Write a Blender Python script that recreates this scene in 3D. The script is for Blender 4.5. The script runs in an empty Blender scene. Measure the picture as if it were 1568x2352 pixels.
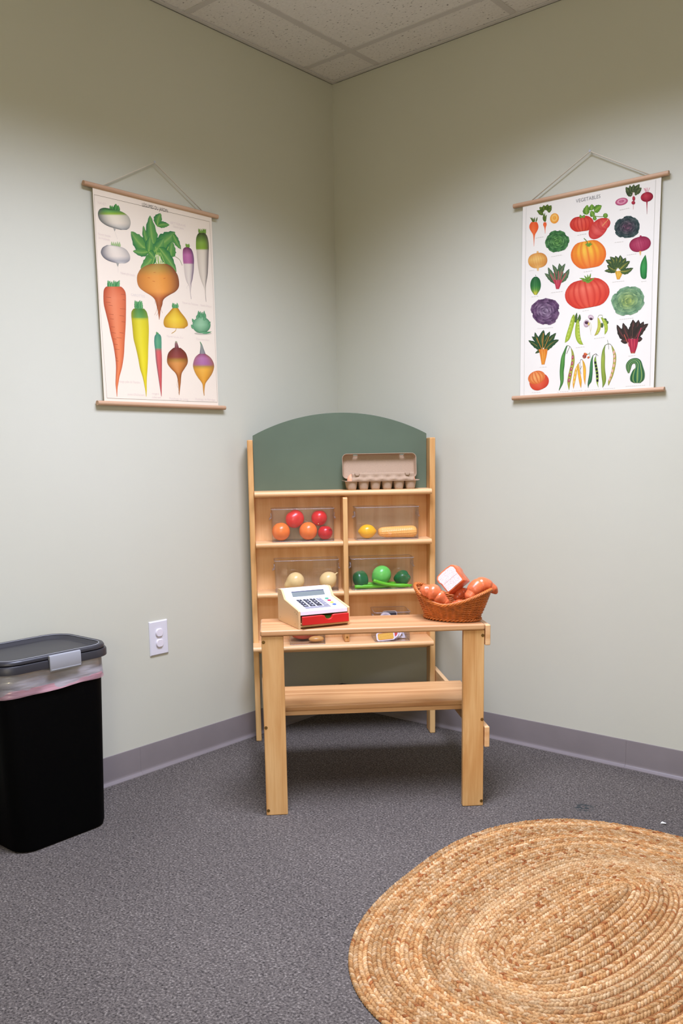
import bpy, math, random
import numpy as np
from mathutils import Vector, Matrix
random.seed(7)
PI = math.pi
SC = bpy.context.scene
COL = SC.collection
def rad(a): return a*PI/180

# ------------------------------------------------------------------ camera, world, lights, exposure
CAM = Vector((2.5763, -3.0206, 1.14))
YAW, PITCH, ROLL = 0.70503, -0.15213, -0.016117
FPX, PY = 2038.78, 1356.66
d_ = Vector((-math.sin(YAW)*math.cos(PITCH), math.cos(YAW)*math.cos(PITCH), math.sin(PITCH)))
r_ = Vector((math.cos(YAW), math.sin(YAW), 0)); u_ = r_.cross(d_)
R_ = r_*math.cos(ROLL)+u_*math.sin(ROLL); U_ = -r_*math.sin(ROLL)+u_*math.cos(ROLL)
cam = bpy.data.cameras.new('camera'); cam_ob = bpy.data.objects.new('camera', cam); COL.objects.link(cam_ob)
cam.sensor_fit = 'HORIZONTAL'; cam.sensor_width = 36.0; cam.lens = FPX/1568*36
cam.shift_x = 0.0; cam.shift_y = (PY-1176)/1568
cam.clip_start = 0.05; cam.clip_end = 50
cam_ob.matrix_world = Matrix(((R_.x, U_.x, -d_.x, CAM.x), (R_.y, U_.y, -d_.y, CAM.y), (R_.z, U_.z, -d_.z, CAM.z), (0, 0, 0, 1)))
SC.camera = cam_ob
SC.view_settings.view_transform = 'Standard'; SC.view_settings.look = 'None'
SC.view_settings.exposure = 0.06; SC.view_settings.gamma = 1.0; SC.view_settings.use_curve_mapping = False
W = bpy.data.worlds.new('world'); SC.world = W; W.use_nodes = True
W.node_tree.nodes['Background'].inputs[0].default_value = (0.8, 0.85, 1.0, 1)
W.node_tree.nodes['Background'].inputs[1].default_value = 0.05
def area_light(name, loc, sx, sy, power, color, spread):
    l = bpy.data.lights.new(name, 'AREA'); l.shape = 'RECTANGLE'; l.size = sx; l.size_y = sy
    l.energy = power; l.color = color; l.spread = rad(spread)
    o = bpy.data.objects.new(name, l); o.location = loc; COL.objects.link(o); return o
# louvred ceiling troffers: one over the corner, one further back in the room
area_light('troffer_light', (1.24, -1.33, 2.655), 0.6, 1.2, 57, (0.86, 0.92, 1.23), 133)
area_light('troffer_light', (3.303, -3.8455, 2.655), 0.6, 1.2, 62, (0.86, 0.92, 1.22), 150)
# added warm fill behind the camera for the upper walls; no known lamp
l = bpy.data.lights.new('warm_fill_light', 'POINT'); l.energy = 44; l.color = (1.0, 0.83, 0.50); l.shadow_soft_size = 0.18
lo = bpy.data.objects.new('warm_fill_light', l); lo.location = (3.55, -4.35, 1.45); COL.objects.link(lo)

# ------------------------------------------------------------------ helpers
def lin(c):
    c = c/255.0
    return c/12.92 if c <= 0.04045 else ((c+0.055)/1.055)**2.4
def L3(rgb): return tuple(lin(v) for v in rgb)
def L4(rgb): return L3(rgb)+(1.0,)

class MB:
    def __init__(s): s.v = []; s.f = []; s.c = []
    def add(s, vs, fs, col=None):
        n = len(s.v); s.v.extend([tuple(v) for v in vs]); s.f.extend([tuple(i+n for i in f) for f in fs])
        if col is not None:
            if len(col) and isinstance(col[0], (int, float)): s.c.extend([tuple(col)]*len(vs))
            else: s.c.extend([tuple(c) for c in col])
        return s
    def box(s, x0, x1, y0, y1, z0, z1, M=None):
        vs = [Vector((x, y, z)) for x in (x0, x1) for y in (y0, y1) for z in (z0, z1)]
        if M: vs = [M @ v for v in vs]
        return s.add(vs, [(0,1,3,2), (4,6,7,5), (0,4,5,1), (2,3,7,6), (0,2,6,4), (1,5,7,3)])
    def prism(s, poly, y0, y1, axis='y'):
        # poly: list of (a,b) ; extruded along axis
        n = len(poly)
        def P(a, b, t):
            return (a, t, b) if axis == 'y' else ((t, a, b) if axis == 'x' else (a, b, t))
        vs = [P(a, b, y0) for a, b in poly]+[P(a, b, y1) for a, b in poly]
        fs = [tuple(range(n)), tuple(range(2*n-1, n-1, -1))]+[(i, i+n, (i+1) % n+n, (i+1) % n) for i in range(n)]
        return s.add(vs, fs)
    def loft(s, loops, cap0=True, cap1=True, skip=None):
        n = len(loops[0]); vs = [p for l in loops for p in l]; fs = []
        for k in range(len(loops)-1):
            for i in range(n):
                if skip and skip(k, i): continue
                fs.append((k*n+i, k*n+(i+1) % n, (k+1)*n+(i+1) % n, (k+1)*n+i))
        if cap0: fs.append(tuple(range(n-1, -1, -1)))
        if cap1: fs.append(tuple(range((len(loops)-1)*n, len(loops)*n)))
        return s.add(vs, fs)
    def tube(s, pts, r, n=8, closed=False, caps=True, col=None):
        pts = [Vector(p) for p in pts]; m = len(pts); loops = []
        up = None
        for i in range(m):
            if closed: t = pts[(i+1) % m]-pts[i-1]
            else: t = pts[min(i+1, m-1)]-pts[max(i-1, 0)]
            t.normalize()
            if up is None:
                up = t.cross(Vector((0.31, 0.2, 0.93)))
                if up.length < 1e-3: up = t.cross(Vector((1, 0, 0)))
            up = (up-t*up.dot(t)).normalized(); b = t.cross(up)
            rr = r[i] if isinstance(r, (list, tuple)) else r
            loops.append([pts[i]+(up*math.cos(a)+b*math.sin(a))*rr for a in [2*PI*k/n for k in range(n)]])
        base = len(s.v)
        vs = [p for l in loops for p in l]; fs = []
        for k in range(m if closed else m-1):
            k2 = (k+1) % m
            for i in range(n): fs.append((k*n+i, k*n+(i+1) % n, k2*n+(i+1) % n, k2*n+i))
        if caps and not closed:
            fs.append(tuple(range(n-1, -1, -1))); fs.append(tuple(range((m-1)*n, m*n)))
        return s.add(vs, fs, col)
    def ball(s, c, rx, ry, rz, nu=20, nv=12, fn=None, M=None):
        vs = []; fs = []; c = Vector(c)
        for j in range(nv+1):
            th = PI*j/nv
            for i in range(nu):
                ph = 2*PI*i/nu
                v = Vector((math.sin(th)*math.cos(ph), math.sin(th)*math.sin(ph), math.cos(th)))
                k = fn(v, th, ph) if fn else 1.0
                if isinstance(k, Vector): v = k
                else: v = v*k
                v = Vector((v.x*rx, v.y*ry, v.z*rz))
                if M: v = M @ v
                vs.append(c+v)
        for j in range(nv):
            for i in range(nu):
                a, b = j*nu+i, j*nu+(i+1) % nu; cc, dd = (j+1)*nu+(i+1) % nu, (j+1)*nu+i
                if j == 0: fs.append((a, dd, cc))
                elif j == nv-1: fs.append((a, dd, b))
                else: fs.append((a, dd, cc, b))
        return s.add(vs, fs)
    def cyl(s, p0, p1, r0, r1=None, n=16):
        return s.tube([p0, p1], [r0, r0 if r1 is None else r1], n)
    def build(s, name, mat, parent=None, bevel=0, seg=2, smooth=False, loc=None, rotz=None, solid=None, sub=0, auto=None):
        me = bpy.data.meshes.new(name); me.from_pydata([tuple(v) for v in s.v], [], s.f); me.validate()
        if s.c:
            at = me.color_attributes.new('tint', 'FLOAT_COLOR', 'POINT')
            at.data.foreach_set('color', np.array([list(c)[:3]+[1.0] for c in s.c], dtype=np.float32).ravel())
        bm_fix(me)
        if smooth: me.polygons.foreach_set('use_smooth', [True]*len(me.polygons))
        o = bpy.data.objects.new(name, me); COL.objects.link(o); me.materials.append(mat)
        if loc is not None: o.location = loc
        if rotz is not None: o.rotation_euler = (0, 0, rotz)
        if parent: o.parent = parent
        if solid:
            m = o.modifiers.new('solidify', 'SOLIDIFY'); m.thickness = solid; m.offset = 0
        if bevel:
            m = o.modifiers.new('bevel', 'BEVEL'); m.width = bevel; m.segments = seg; m.limit_method = 'ANGLE'; m.angle_limit = rad(40)
            m.harden_normals = True
            me.polygons.foreach_set('use_smooth', [True]*len(me.polygons))
        if sub:
            m = o.modifiers.new('subdivision', 'SUBSURF'); m.levels = sub; m.render_levels = sub
        if auto:
            try: me.set_sharp_from_angle(angle=rad(auto))
            except Exception: pass
        return o
import bmesh
def bm_fix(me):
    b = bmesh.new(); b.from_mesh(me); bmesh.ops.recalc_face_normals(b, faces=b.faces); b.to_mesh(me); b.free()
def tag(o, label=None, cat=None, group=None, kind=None):
    if label: o['label'] = label
    if cat: o['category'] = cat
    if group: o['group'] = group
    if kind: o['kind'] = kind
    return o
def thing(name, label, cat, loc=(0,0,0), rotz=0, group=None):
    o = bpy.data.objects.new(name, None); COL.objects.link(o); o.empty_display_size = 0.05
    o.location = loc; o.rotation_euler = (0, 0, rotz)
    return tag(o, label, cat, group)
def rrect(hx, hy, r, z=0, n=6, cx=0, cy=0):
    pts = []
    for qx, qy, a0 in ((1, 1, 0), (-1, 1, 90), (-1, -1, 180), (1, -1, 270)):
        for k in range(n+1):
            a = rad(a0+90*k/n); pts.append((cx+qx*(hx-r)+r*math.cos(a), cy+qy*(hy-r)+r*math.sin(a), z))
    return pts
def rrect2(hx, hy, r, n=5):
    return [(p[0], p[1]) for p in rrect(hx, hy, r, 0, n)]

# ------------------------------------------------------------------ materials
def newmat(name):
    m = bpy.data.materials.new(name); m.use_nodes = True
    nt = m.node_tree; b = nt.nodes['Principled BSDF']; return m, nt, b
def node(nt, typ, **kw):
    n = nt.nodes.new(typ)
    for k, v in kw.items(): setattr(n, k, v)
    return n
def ramp(nt, stops):
    r = node(nt, 'ShaderNodeValToRGB'); e = r.color_ramp.elements
    while len(e) < len(stops): e.new(0.5)
    for el, (p, c) in zip(e, stops): el.position = p; el.color = c
    return r
def plain(name, rgb, rough=0.5, spec=0.5, metal=0, bump=0, bscale=200, vary=0, coat=0, sss=0):
    m, nt, b = newmat(name)
    b.inputs['Base Color'].default_value = L4(rgb); b.inputs['Roughness'].default_value = rough
    b.inputs['Specular IOR Level'].default_value = spec; b.inputs['Metallic'].default_value = metal
    b.inputs['Coat Weight'].default_value = coat
    if sss:
        b.inputs['Subsurface Weight'].default_value = sss; b.inputs['Subsurface Radius'].default_value = (0.01, 0.006, 0.004)
    tc = node(nt, 'ShaderNodeTexCoord')
    if bump or vary:
        nz = node(nt, 'ShaderNodeTexNoise'); nz.inputs['Scale'].default_value = bscale; nz.inputs['Detail'].default_value = 3
        nt.links.new(tc.outputs['Object'], nz.inputs['Vector'])
    if bump:
        bp = node(nt, 'ShaderNodeBump'); bp.inputs['Strength'].default_value = bump; bp.inputs['Distance'].default_value = 0.001
        nt.links.new(nz.outputs['Fac'], bp.inputs['Height']); nt.links.new(bp.outputs['Normal'], b.inputs['Normal'])
    if vary:
        lo = tuple(max(0, v*(1-vary)) for v in L3(rgb))+(1,); hi = tuple(min(1, v*(1+vary)) for v in L3(rgb))+(1,)
        r = ramp(nt, [(0.3, lo), (0.7, hi)]); nt.links.new(nz.outputs['Fac'], r.inputs['Fac']); nt.links.new(r.outputs['Color'], b.inputs['Base Color'])
    return m
def vcol(name, rough=0.6, spec=0.3, bump=0, bscale=300, fleck=0):
    m, nt, b = newmat(name)
    a = node(nt, 'ShaderNodeVertexColor', layer_name='tint')
    nt.links.new(a.outputs['Color'], b.inputs['Base Color'])
    b.inputs['Roughness'].default_value = rough; b.inputs['Specular IOR Level'].default_value = spec
    if fleck:
        tc = node(nt, 'ShaderNodeTexCoord'); nf = node(nt, 'ShaderNodeTexNoise'); nf.inputs['Scale'].default_value = 230; nf.inputs['Detail'].default_value = 2
        nt.links.new(tc.outputs['Object'], nf.inputs['Vector']); rf = ramp(nt, [(.32, (1-fleck, (1-fleck)*.92, (1-fleck)*.85, 1)), (.68, (1+fleck*.5, 1+fleck*.55, 1+fleck*.7, 1))])
        mx = node(nt, 'ShaderNodeMixRGB', blend_type='MULTIPLY'); mx.inputs['Fac'].default_value = 1; nt.links.new(nf.outputs['Fac'], rf.inputs['Fac'])
        nt.links.new(a.outputs['Color'], mx.inputs['Color1']); nt.links.new(rf.outputs['Color'], mx.inputs['Color2']); nt.links.new(mx.outputs['Color'], b.inputs['Base Color'])
    if bump:
        tc = node(nt, 'ShaderNodeTexCoord'); nz = node(nt, 'ShaderNodeTexNoise'); nz.inputs['Scale'].default_value = bscale
        nt.links.new(tc.outputs['Object'], nz.inputs['Vector']); bp = node(nt, 'ShaderNodeBump')
        bp.inputs['Strength'].default_value = bump; bp.inputs['Distance'].default_value = 0.002
        nt.links.new(nz.outputs['Fac'], bp.inputs['Height']); nt.links.new(bp.outputs['Normal'], b.inputs['Normal'])
    return m
def wood(name, light, dark, axis='z', rough=0.38, seed=0.0, grain=1.0, knots=False):
    m, nt, b = newmat(name); lk = nt.links.new
    tc = node(nt, 'ShaderNodeTexCoord'); mp = node(nt, 'ShaderNodeMapping')
    k = {'x': (1.3, 16, 16), 'y': (16, 1.3, 16), 'z': (16, 16, 1.3)}[axis]
    mp.inputs['Scale'].default_value = k; mp.inputs['Location'].default_value = (seed*3.7, seed*1.9, seed*2.3)
    lk(tc.outputs['Object'], mp.inputs['Vector'])
    n1 = node(nt, 'ShaderNodeTexNoise'); n1.inputs['Scale'].default_value = 1.1*grain; n1.inputs['Detail'].default_value = 5; n1.inputs['Distortion'].default_value = 1.2
    lk(mp.outputs['Vector'], n1.inputs['Vector'])
    mp2 = node(nt, 'ShaderNodeMapping'); k2 = {'x': (6, 260, 260), 'y': (260, 6, 260), 'z': (260, 260, 6)}[axis]
    mp2.inputs['Scale'].default_value = k2; lk(tc.outputs['Object'], mp2.inputs['Vector'])
    n2 = node(nt, 'ShaderNodeTexNoise'); n2.inputs['Scale'].default_value = 1.0; n2.inputs['Detail'].default_value = 2
    lk(mp2.outputs['Vector'], n2.inputs['Vector'])
    wv = node(nt, 'ShaderNodeTexWave'); wv.wave_type = 'RINGS'; wv.inputs['Scale'].default_value = 0.35; wv.inputs['Distortion'].default_value = 7; wv.inputs['Detail'].default_value = 2; wv.inputs['Detail Scale'].default_value = 0.7
    wv.rings_direction = {'x': 'X', 'y': 'Y', 'z': 'Z'}[axis]
    lk(mp.outputs['Vector'], wv.inputs['Vector'])
    a1 = node(nt, 'ShaderNodeMath', operation='MULTIPLY_ADD'); a1.inputs[1].default_value = 0.72; lk(n1.outputs['Fac'], a1.inputs[0])
    a2 = node(nt, 'ShaderNodeMath', operation='MULTIPLY_ADD'); a2.inputs[1].default_value = 0.16; lk(n2.outputs['Fac'], a2.inputs[0])
    a3 = node(nt, 'ShaderNodeMath', operation='MULTIPLY'); a3.inputs[1].default_value = 0.07; lk(wv.outputs['Fac'], a3.inputs[0])
    lk(a3.outputs[0], a2.inputs[2]); lk(a2.outputs[0], a1.inputs[2])
    mid = tuple((p+q)/2 for p, q in zip(light, dark))
    r = ramp(nt, [(0.30, L4(dark)), (0.46, L4(mid)), (0.62, L4(light))]); lk(a1.outputs[0], r.inputs['Fac'])
    lk(r.outputs['Color'], b.inputs['Base Color'])
    b.inputs['Roughness'].default_value = rough; b.inputs['Specular IOR Level'].default_value = 0.4
    bp = node(nt, 'ShaderNodeBump'); bp.inputs['Strength'].default_value = 0.08; bp.inputs['Distance'].default_value = 0.0005
    lk(n2.outputs['Fac'], bp.inputs['Height']); lk(bp.outputs['Normal'], b.inputs['Normal'])
    return m
def clear_plastic(name, tint=(0.998, 0.995, 0.998), rough=0.04, haze=0.004):
    m, nt, b = newmat(name); lk = nt.links.new
    nt.nodes.remove(b); out = nt.nodes['Material Output']
    tr = node(nt, 'ShaderNodeBsdfTransparent'); tr.inputs['Color'].default_value = tint+(1,)
    gl = node(nt, 'ShaderNodeBsdfGlossy'); gl.inputs['Roughness'].default_value = rough
    df = node(nt, 'ShaderNodeBsdfDiffuse'); df.inputs['Color'].default_value = (0.85, 0.85, 0.9, 1)
    lw = node(nt, 'ShaderNodeLayerWeight'); lw.inputs['Blend'].default_value = 0.5
    pw = node(nt, 'ShaderNodeMath', operation='POWER'); pw.inputs[1].default_value = 5.0; lk(lw.outputs['Facing'], pw.inputs[0])
    fr = node(nt, 'ShaderNodeMath', operation='MULTIPLY_ADD'); fr.inputs[1].default_value = 0.9; fr.inputs[2].default_value = 0.035; lk(pw.outputs[0], fr.inputs[0])
    m1 = node(nt, 'ShaderNodeMixShader'); m1.inputs['Fac'].default_value = haze
    lk(tr.outputs[0], m1.inputs[1]); lk(df.outputs[0], m1.inputs[2])
    m2 = node(nt, 'ShaderNodeMixShader'); lk(fr.outputs[0], m2.inputs['Fac']); lk(m1.outputs[0], m2.inputs[1]); lk(gl.outputs[0], m2.inputs[2])
    lk(m2.outputs[0], out.inputs['Surface']); return m

def mat_wall():
    m, nt, b = newmat('wall_paint'); lk = nt.links.new
    tc = node(nt, 'ShaderNodeTexCoord')
    n = node(nt, 'ShaderNodeTexNoise'); n.inputs['Scale'].default_value = 420; n.inputs['Detail'].default_value = 3; lk(tc.outputs['Object'], n.inputs['Vector'])
    n2 = node(nt, 'ShaderNodeTexNoise'); n2.inputs['Scale'].default_value = 1.4; n2.inputs['Detail'].default_value = 4; lk(tc.outputs['Object'], n2.inputs['Vector'])
    r = ramp(nt, [(0.35, L4((199, 198, 179))), (0.7, L4((202, 201, 183)))]); lk(n2.outputs['Fac'], r.inputs['Fac']); lk(r.outputs['Color'], b.inputs['Base Color'])
    b.inputs['Roughness'].default_value = 0.55; b.inputs['Specular IOR Level'].default_value = 0.25
    bp = node(nt, 'ShaderNodeBump'); bp.inputs['Strength'].default_value = 0.12; bp.inputs['Distance'].default_value = 0.0008
    lk(n.outputs['Fac'], bp.inputs['Height']); lk(bp.outputs['Normal'], b.inputs['Normal']); return m
def mat_carpet():
    m, nt, b = newmat('loop_carpet'); lk = nt.links.new
    tc = node(nt, 'ShaderNodeTexCoord')
    def nz(s, d=2, r=0.5):
        n = node(nt, 'ShaderNodeTexNoise'); n.inputs['Scale'].default_value = s; n.inputs['Detail'].default_value = d; n.inputs['Roughness'].default_value = r
        lk(tc.outputs['Object'], n.inputs['Vector']); return n
    n1 = nz(170, 3, 0.62); n2 = nz(45, 3); n3 = nz(2.2, 3)
    r = ramp(nt, [(0.30, L4((40, 37, 34))), (0.45, L4((84, 78, 73))), (0.57, L4((102, 95, 88))), (0.72, L4((146, 138, 128)))])
    ad = node(nt, 'ShaderNodeMath', operation='MULTIPLY_ADD'); ad.inputs[1].default_value = 0.16; lk(n2.outputs['Fac'], ad.inputs[0])
    sb = node(nt, 'ShaderNodeMath', operation='MULTIPLY_ADD'); sb.inputs[1].default_value = 0.10; lk(n3.outputs['Fac'], sb.inputs[0])
    ml = node(nt, 'ShaderNodeMath', operation='ADD'); ml.inputs[1].default_value = -0.13; lk(n1.outputs['Fac'], ml.inputs[0])
    lk(ml.outputs[0], sb.inputs[2]); lk(sb.outputs[0], ad.inputs[2]); lk(ad.outputs[0], r.inputs['Fac'])
    # a small dark pressed stain near the right wall
    sp = node(nt, 'ShaderNodeVectorMath', operation='SUBTRACT'); sp.inputs[1].default_value = (1.396, -0.444, 0); lk(tc.outputs['Object'], sp.inputs[0])
    ln = node(nt, 'ShaderNodeVectorMath', operation='LENGTH'); lk(sp.outputs['Vector'], ln.inputs[0])
    mr = node(nt, 'ShaderNodeMapRange'); mr.inputs['From Min'].default_value = 0.02; mr.inputs['From Max'].default_value = 0.042; mr.inputs['To Min'].default_value = 1; mr.inputs['To Max'].default_value = 0
    lk(ln.outputs['Value'], mr.inputs['Value'])
    n4 = nz(70, 1); gt = node(nt, 'ShaderNodeMath', operation='GREATER_THAN'); gt.inputs[1].default_value = 0.5; lk(n4.outputs['Fac'], gt.inputs[0])
    mm = node(nt, 'ShaderNodeMath', operation='MULTIPLY'); lk(mr.outputs[0], mm.inputs[0]); lk(gt.outputs[0], mm.inputs[1])
    mx = node(nt, 'ShaderNodeMixRGB'); mx.inputs['Color2'].default_value = L4((58, 62, 60)); lk(mm.outputs[0], mx.inputs['Fac']); lk(r.outputs['Color'], mx.inputs['Color1'])
    lk(mx.outputs['Color'], b.inputs['Base Color'])
    b.inputs['Roughness'].default_value = 0.95; b.inputs['Specular IOR Level'].default_value = 0.1
    bp = node(nt, 'ShaderNodeBump'); bp.inputs['Strength'].default_value = 0.5; bp.inputs['Distance'].default_value = 0.003
    lk(n1.outputs['Fac'], bp.inputs['Height']); lk(bp.outputs['Normal'], b.inputs['Normal']); return m
def mat_tile():
    m, nt, b = newmat('acoustic_tile'); lk = nt.links.new
    tc = node(nt, 'ShaderNodeTexCoord'); mp = node(nt, 'ShaderNodeMapping'); mp.inputs['Scale'].default_value = (1, 1.6, 1); lk(tc.outputs['Object'], mp.inputs['Vector'])
    n = node(nt, 'ShaderNodeTexNoise'); n.inputs['Scale'].default_value = 95; n.inputs['Detail'].default_value = 2; lk(mp.outputs['Vector'], n.inputs['Vector'])
    r = ramp(nt, [(0.28, L4((128, 122, 116))), (0.34, L4((224, 221, 214))), (0.7, L4((232, 229, 222)))]); lk(n.outputs['Fac'], r.inputs['Fac'])
    lk(r.outputs['Color'], b.inputs['Base Color']); b.inputs['Roughness'].default_value = 0.9; b.inputs['Specular IOR Level'].default_value = 0.1
    bp = node(nt, 'ShaderNodeBump'); bp.inputs['Strength'].default_value = 0.4; bp.inputs['Distance'].default_value = 0.002
    lk(r.outputs['Color'], bp.inputs['Height']); lk(bp.outputs['Normal'], b.inputs['Normal']); return m

M_WALL = mat_wall(); M_CARPET = mat_carpet(); M_TILE = mat_tile()
M_BAR = plain('ceiling_grid_paint', (204, 200, 194), 0.5)
M_BASE = plain('vinyl_base', (127, 119, 117), 0.42, 0.4, vary=0.04, bscale=9)
LT, DK = (240, 200, 148), (220, 166, 110)
W_X = wood('birch_along_width', LT, DK, 'x', seed=1)
W_Z = wood('birch_upright', (234, 192, 130), (192, 132, 70), 'z', seed=2)
W_Z2 = wood('birch_upright_pale', (234, 192, 132), (198, 140, 78), 'z', seed=5)
W_Y = wood('birch_along_depth', LT, DK, 'y', seed=3)
W_BACK = wood('birch_plywood', (244, 202, 148), (222, 166, 108), 'z', seed=7, grain=0.8)
W_TOP = wood('birch_counter', (214, 166, 116), (186, 130, 84), 'x', seed=8)
W_SHELF = wood('birch_rosy_board', (230, 182, 126), (190, 134, 84), 'x', seed=9)
W_REG = wood('pale_plywood', (228, 190, 138), (218, 174, 120), 'y', seed=4, grain=0.5)
W_ROD = wood('oak_dowel', (204, 168, 134), (176, 136, 104), 'x', seed=6, rough=0.5)
M_CHALK = plain('green_chalkboard', (98, 111, 91), 0.7, 0.2, vary=0.05, bscale=6)
M_CLEAR = clear_plastic('clear_acrylic')
M_CLEAR_EDGE = clear_plastic('clear_acrylic_edge', (0.93, 0.92, 0.94), 0.08, 0.16)
M_WHITE = plain('white_plastic', (236, 235, 242), 0.35)
M_BLACK = plain('black_plastic', (3, 3, 3), 0.6, 0.06, bump=0.15, bscale=300)
M_LID = plain('charcoal_plastic', (44, 43, 47), 0.38, 0.5)
M_SILVER = plain('silver_grey_plastic', (154, 155, 158), 0.35, 0.5)
M_STEEL = plain('zinc_steel', (196, 198, 202), 0.45, 0.5, metal=.3)
M_BRASS = plain('brass_screw', (150, 118, 60), 0.35, 0.5, metal=1)
M_SCREWHOLE = plain('countersunk_wood', (112, 78, 40), 0.7)
M_DARK = plain('dark_recess', (30, 24, 18), 0.8)
M_PULP = plain('moulded_pulp', (182, 156, 130), 0.9, 0.1, bump=0.6, bscale=350, vary=0.06)
M_PAPER = plain('cream_paper', (232, 218, 196), 0.75, 0.15, vary=0.015, bscale=5)
M_PAPER2 = plain('white_paper', (226, 221, 207), 0.75, 0.15, vary=0.01, bscale=5)
M_PRINT = vcol('printed_ink', 0.7, 0.15)
M_CORD = plain('cotton_cord', (216, 208, 188), 0.9)
M_JUTE = vcol('braided_jute', 0.85, 0.15, bump=0.5, bscale=500, fleck=.30)
M_WICKER = plain('brown_wicker', (194, 108, 44), 0.4, 0.4, vary=0.25, bscale=60)

# ------------------------------------------------------------------ structure
H = 2.663; RX = 4.1; RY = -4.9
def slab(name, b, mat, **kw):
    o = MB().box(*b).build(name, mat, **kw); return tag(o, kind='structure')
slab('floor', (-0.1, RX+0.1, RY-0.1, 0.1, -0.1, 0.0), M_CARPET)
slab('wall_left', (-0.1, 0, RY-0.1, 0.1, 0, 2.85), M_WALL)
slab('wall_right', (0, RX+0.1, 0, 0.1, 0, 2.85), M_WALL)
slab('wall_opposite', (RX, RX+0.1, RY, 0, 0, 2.85), M_WALL)
slab('wall_behind', (0, RX, RY-0.1, RY, 0, 2.85), M_WALL)
ceil_ob = slab('ceiling', (0, RX, RY, 0, H+0.03, H+0.13), M_BAR)
TX0, TY0, TS = 0.2533, -0.1855, 0.61
xs = [0.0]+[TX0+TS*i for i in range(10) if TX0+TS*i < RX]+[RX]
ys = [0.0]+[TY0-TS*i for i in range(10) if TY0-TS*i > RY]+[RY]
hb = 0.012
for i in range(len(xs)-1):
    for j in range(len(ys)-1):
        x0, x1 = xs[i]+hb*(i > 0), xs[i+1]-hb*(i < len(xs)-2); y1, y0 = ys[j]-hb*(j > 0), ys[j+1]+hb*(j < len(ys)-2)
        MB().box(x0-.004, x1+.004, y0-.004, y1+.004, H+0.003, H+0.015).build('ceiling_tile', M_TILE, ceil_ob)
for i in range(1, len(xs)-1): MB().box(xs[i]-hb, xs[i]+hb, RY, 0, H, H+0.02).build('grid_bar', M_BAR, ceil_ob)
for j in range(1, len(ys)-1):
    for i in range(len(xs)-1): MB().box(xs[i]+hb*(i > 0), xs[i+1]-hb*(i < len(xs)-2), ys[j]-hb, ys[j]+hb, H+0.0004, H+0.02).build('grid_bar', M_BAR, ceil_ob)
tr = MB().box(0, 0.02, RY, 0, H-0.001, H+0.002); tr.box(0, 0.003, RY, 0, H-0.001, H+0.02)
tag(tr.build('trim_1', M_BAR), kind='structure')
tr = MB().box(0.02, RX, -0.02, 0, H-0.001, H+0.002); tr.box(0.02, RX, -0.003, 0, H-0.001, H+0.02)
tag(tr.build('trim_2', M_BAR), kind='structure')
# vinyl cove base: flat strip with a small rounded top and a flared toe
prof = [(0, 0.0), (0.019, 0.0), (0.0185, 0.0025), (0.0100, 0.0065), (0.0065, 0.0085), (0.0048, 0.012), (0.004, 0.018), (0.004, 0.098), (0.003, 0.1015), (0, 0.102)]
def base_run(name, side, a0, a1, parent=None):
    m = MB()
    if side == 'left': m.prism([(p[0], p[1]) for p in prof], a0, a1, 'y')
    else: m.prism([(-p[0], p[1]) for p in prof], a0, a1, 'x')
    return m.build(name, M_BASE, parent, smooth=True, auto=35)
bl = tag(base_run('baseboard_left', 'left', -1.1398, -0.0), kind='structure'); base_run('cove_strip', 'left', RY, -1.1402, bl)
br = tag(base_run('baseboard_right', 'right', 0.004, 1.3505), kind='structure'); base_run('cove_strip', 'right', 1.351, RX, br)

# ------------------------------------------------------------------ play market stand
BO = Vector((0.0692, -0.6199, 0)); BA = rad(46.0)
BU = Vector((math.cos(BA), math.sin(BA), 0)); BN = Vector((math.sin(BA), -math.cos(BA), 0))
def S(u, n, z): return BO+BU*u+BN*n+Vector((0, 0, z))      # stand coordinates -> room (n towards the room)
CO = Vector((0.6329, -1.1249, 0)); CA = rad(44.8)
CU = Vector((math.cos(CA), math.sin(CA), 0)); CN = Vector((math.sin(CA), -math.cos(CA), 0))
def K(u, n, z): return CO+CU*u+CN*n+Vector((0, 0, z))      # counter coordinates -> room
stand = thing('market_stand', 'wooden play market stand with green chalkboard arch, cubby shelves and front counter', 'play stand', BO, BA)
def sbox(name, u0, u1, n0, n1, z0, z1, mat, bevel=0.003, parent=stand, seg=2):
    return MB().box(u0, u1, -n1, -n0, z0, z1).build(name, mat, parent, bevel=bevel, seg=seg)
# the back unit (local x = u, local y = -n)
def post(u0, u1): return sbox('side_post', u0, u1, -0.072, 0.0, 0.0, 1.201, W_Z, 0.004)
post(0.0, 0.022); post(0.7115, 0.7345)
sbox('back_panel', 0.022, 0.7115, -0.075, -0.064, 0.385, 1.000, W_BACK, 0.001)
arch = [(0.0225, 0.985), (0.7110, 0.985)]; Rr = 0.742; cu, cz = 0.36675, 1.303-Rr
for k in range(41):
    u = 0.7110-(0.6885)*k/40; arch.append((u, cz+math.sqrt(Rr*Rr-(u-cu)**2)))
MB().prism(arch, 0.0635, 0.0715, 'y').build('chalkboard', M_CHALK, stand, bevel=0.0015)
def shelf(name, u0, u1, n0, n1, z1, th=0.0215):
    # a board with a bull-nosed front edge
    pr = [(-n0, z1-th), (-n0, z1)]; r = th/2
    for k in range(9):
        a = PI/2-PI*k/8; pr.append((-(n1-r)-r*math.cos(a), z1-r+r*math.sin(a)))
    return MB().prism(pr, u0, u1, 'x').build(name, W_X, stand, smooth=True, auto=35)
shelf('shelf', 0.0225, 0.711, -0.0635, 0.047, 1.0035)
for zt in (0.8075, 0.6105):
    shelf('shelf', 0.0225, 0.3608, -0.0635, 0.044, zt); shelf('shelf', 0.3802, 0.711, -0.0635, 0.044, zt)
shelf('shelf', 0.0, 0.711, -0.0635, 0.082, 0.4055)
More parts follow.
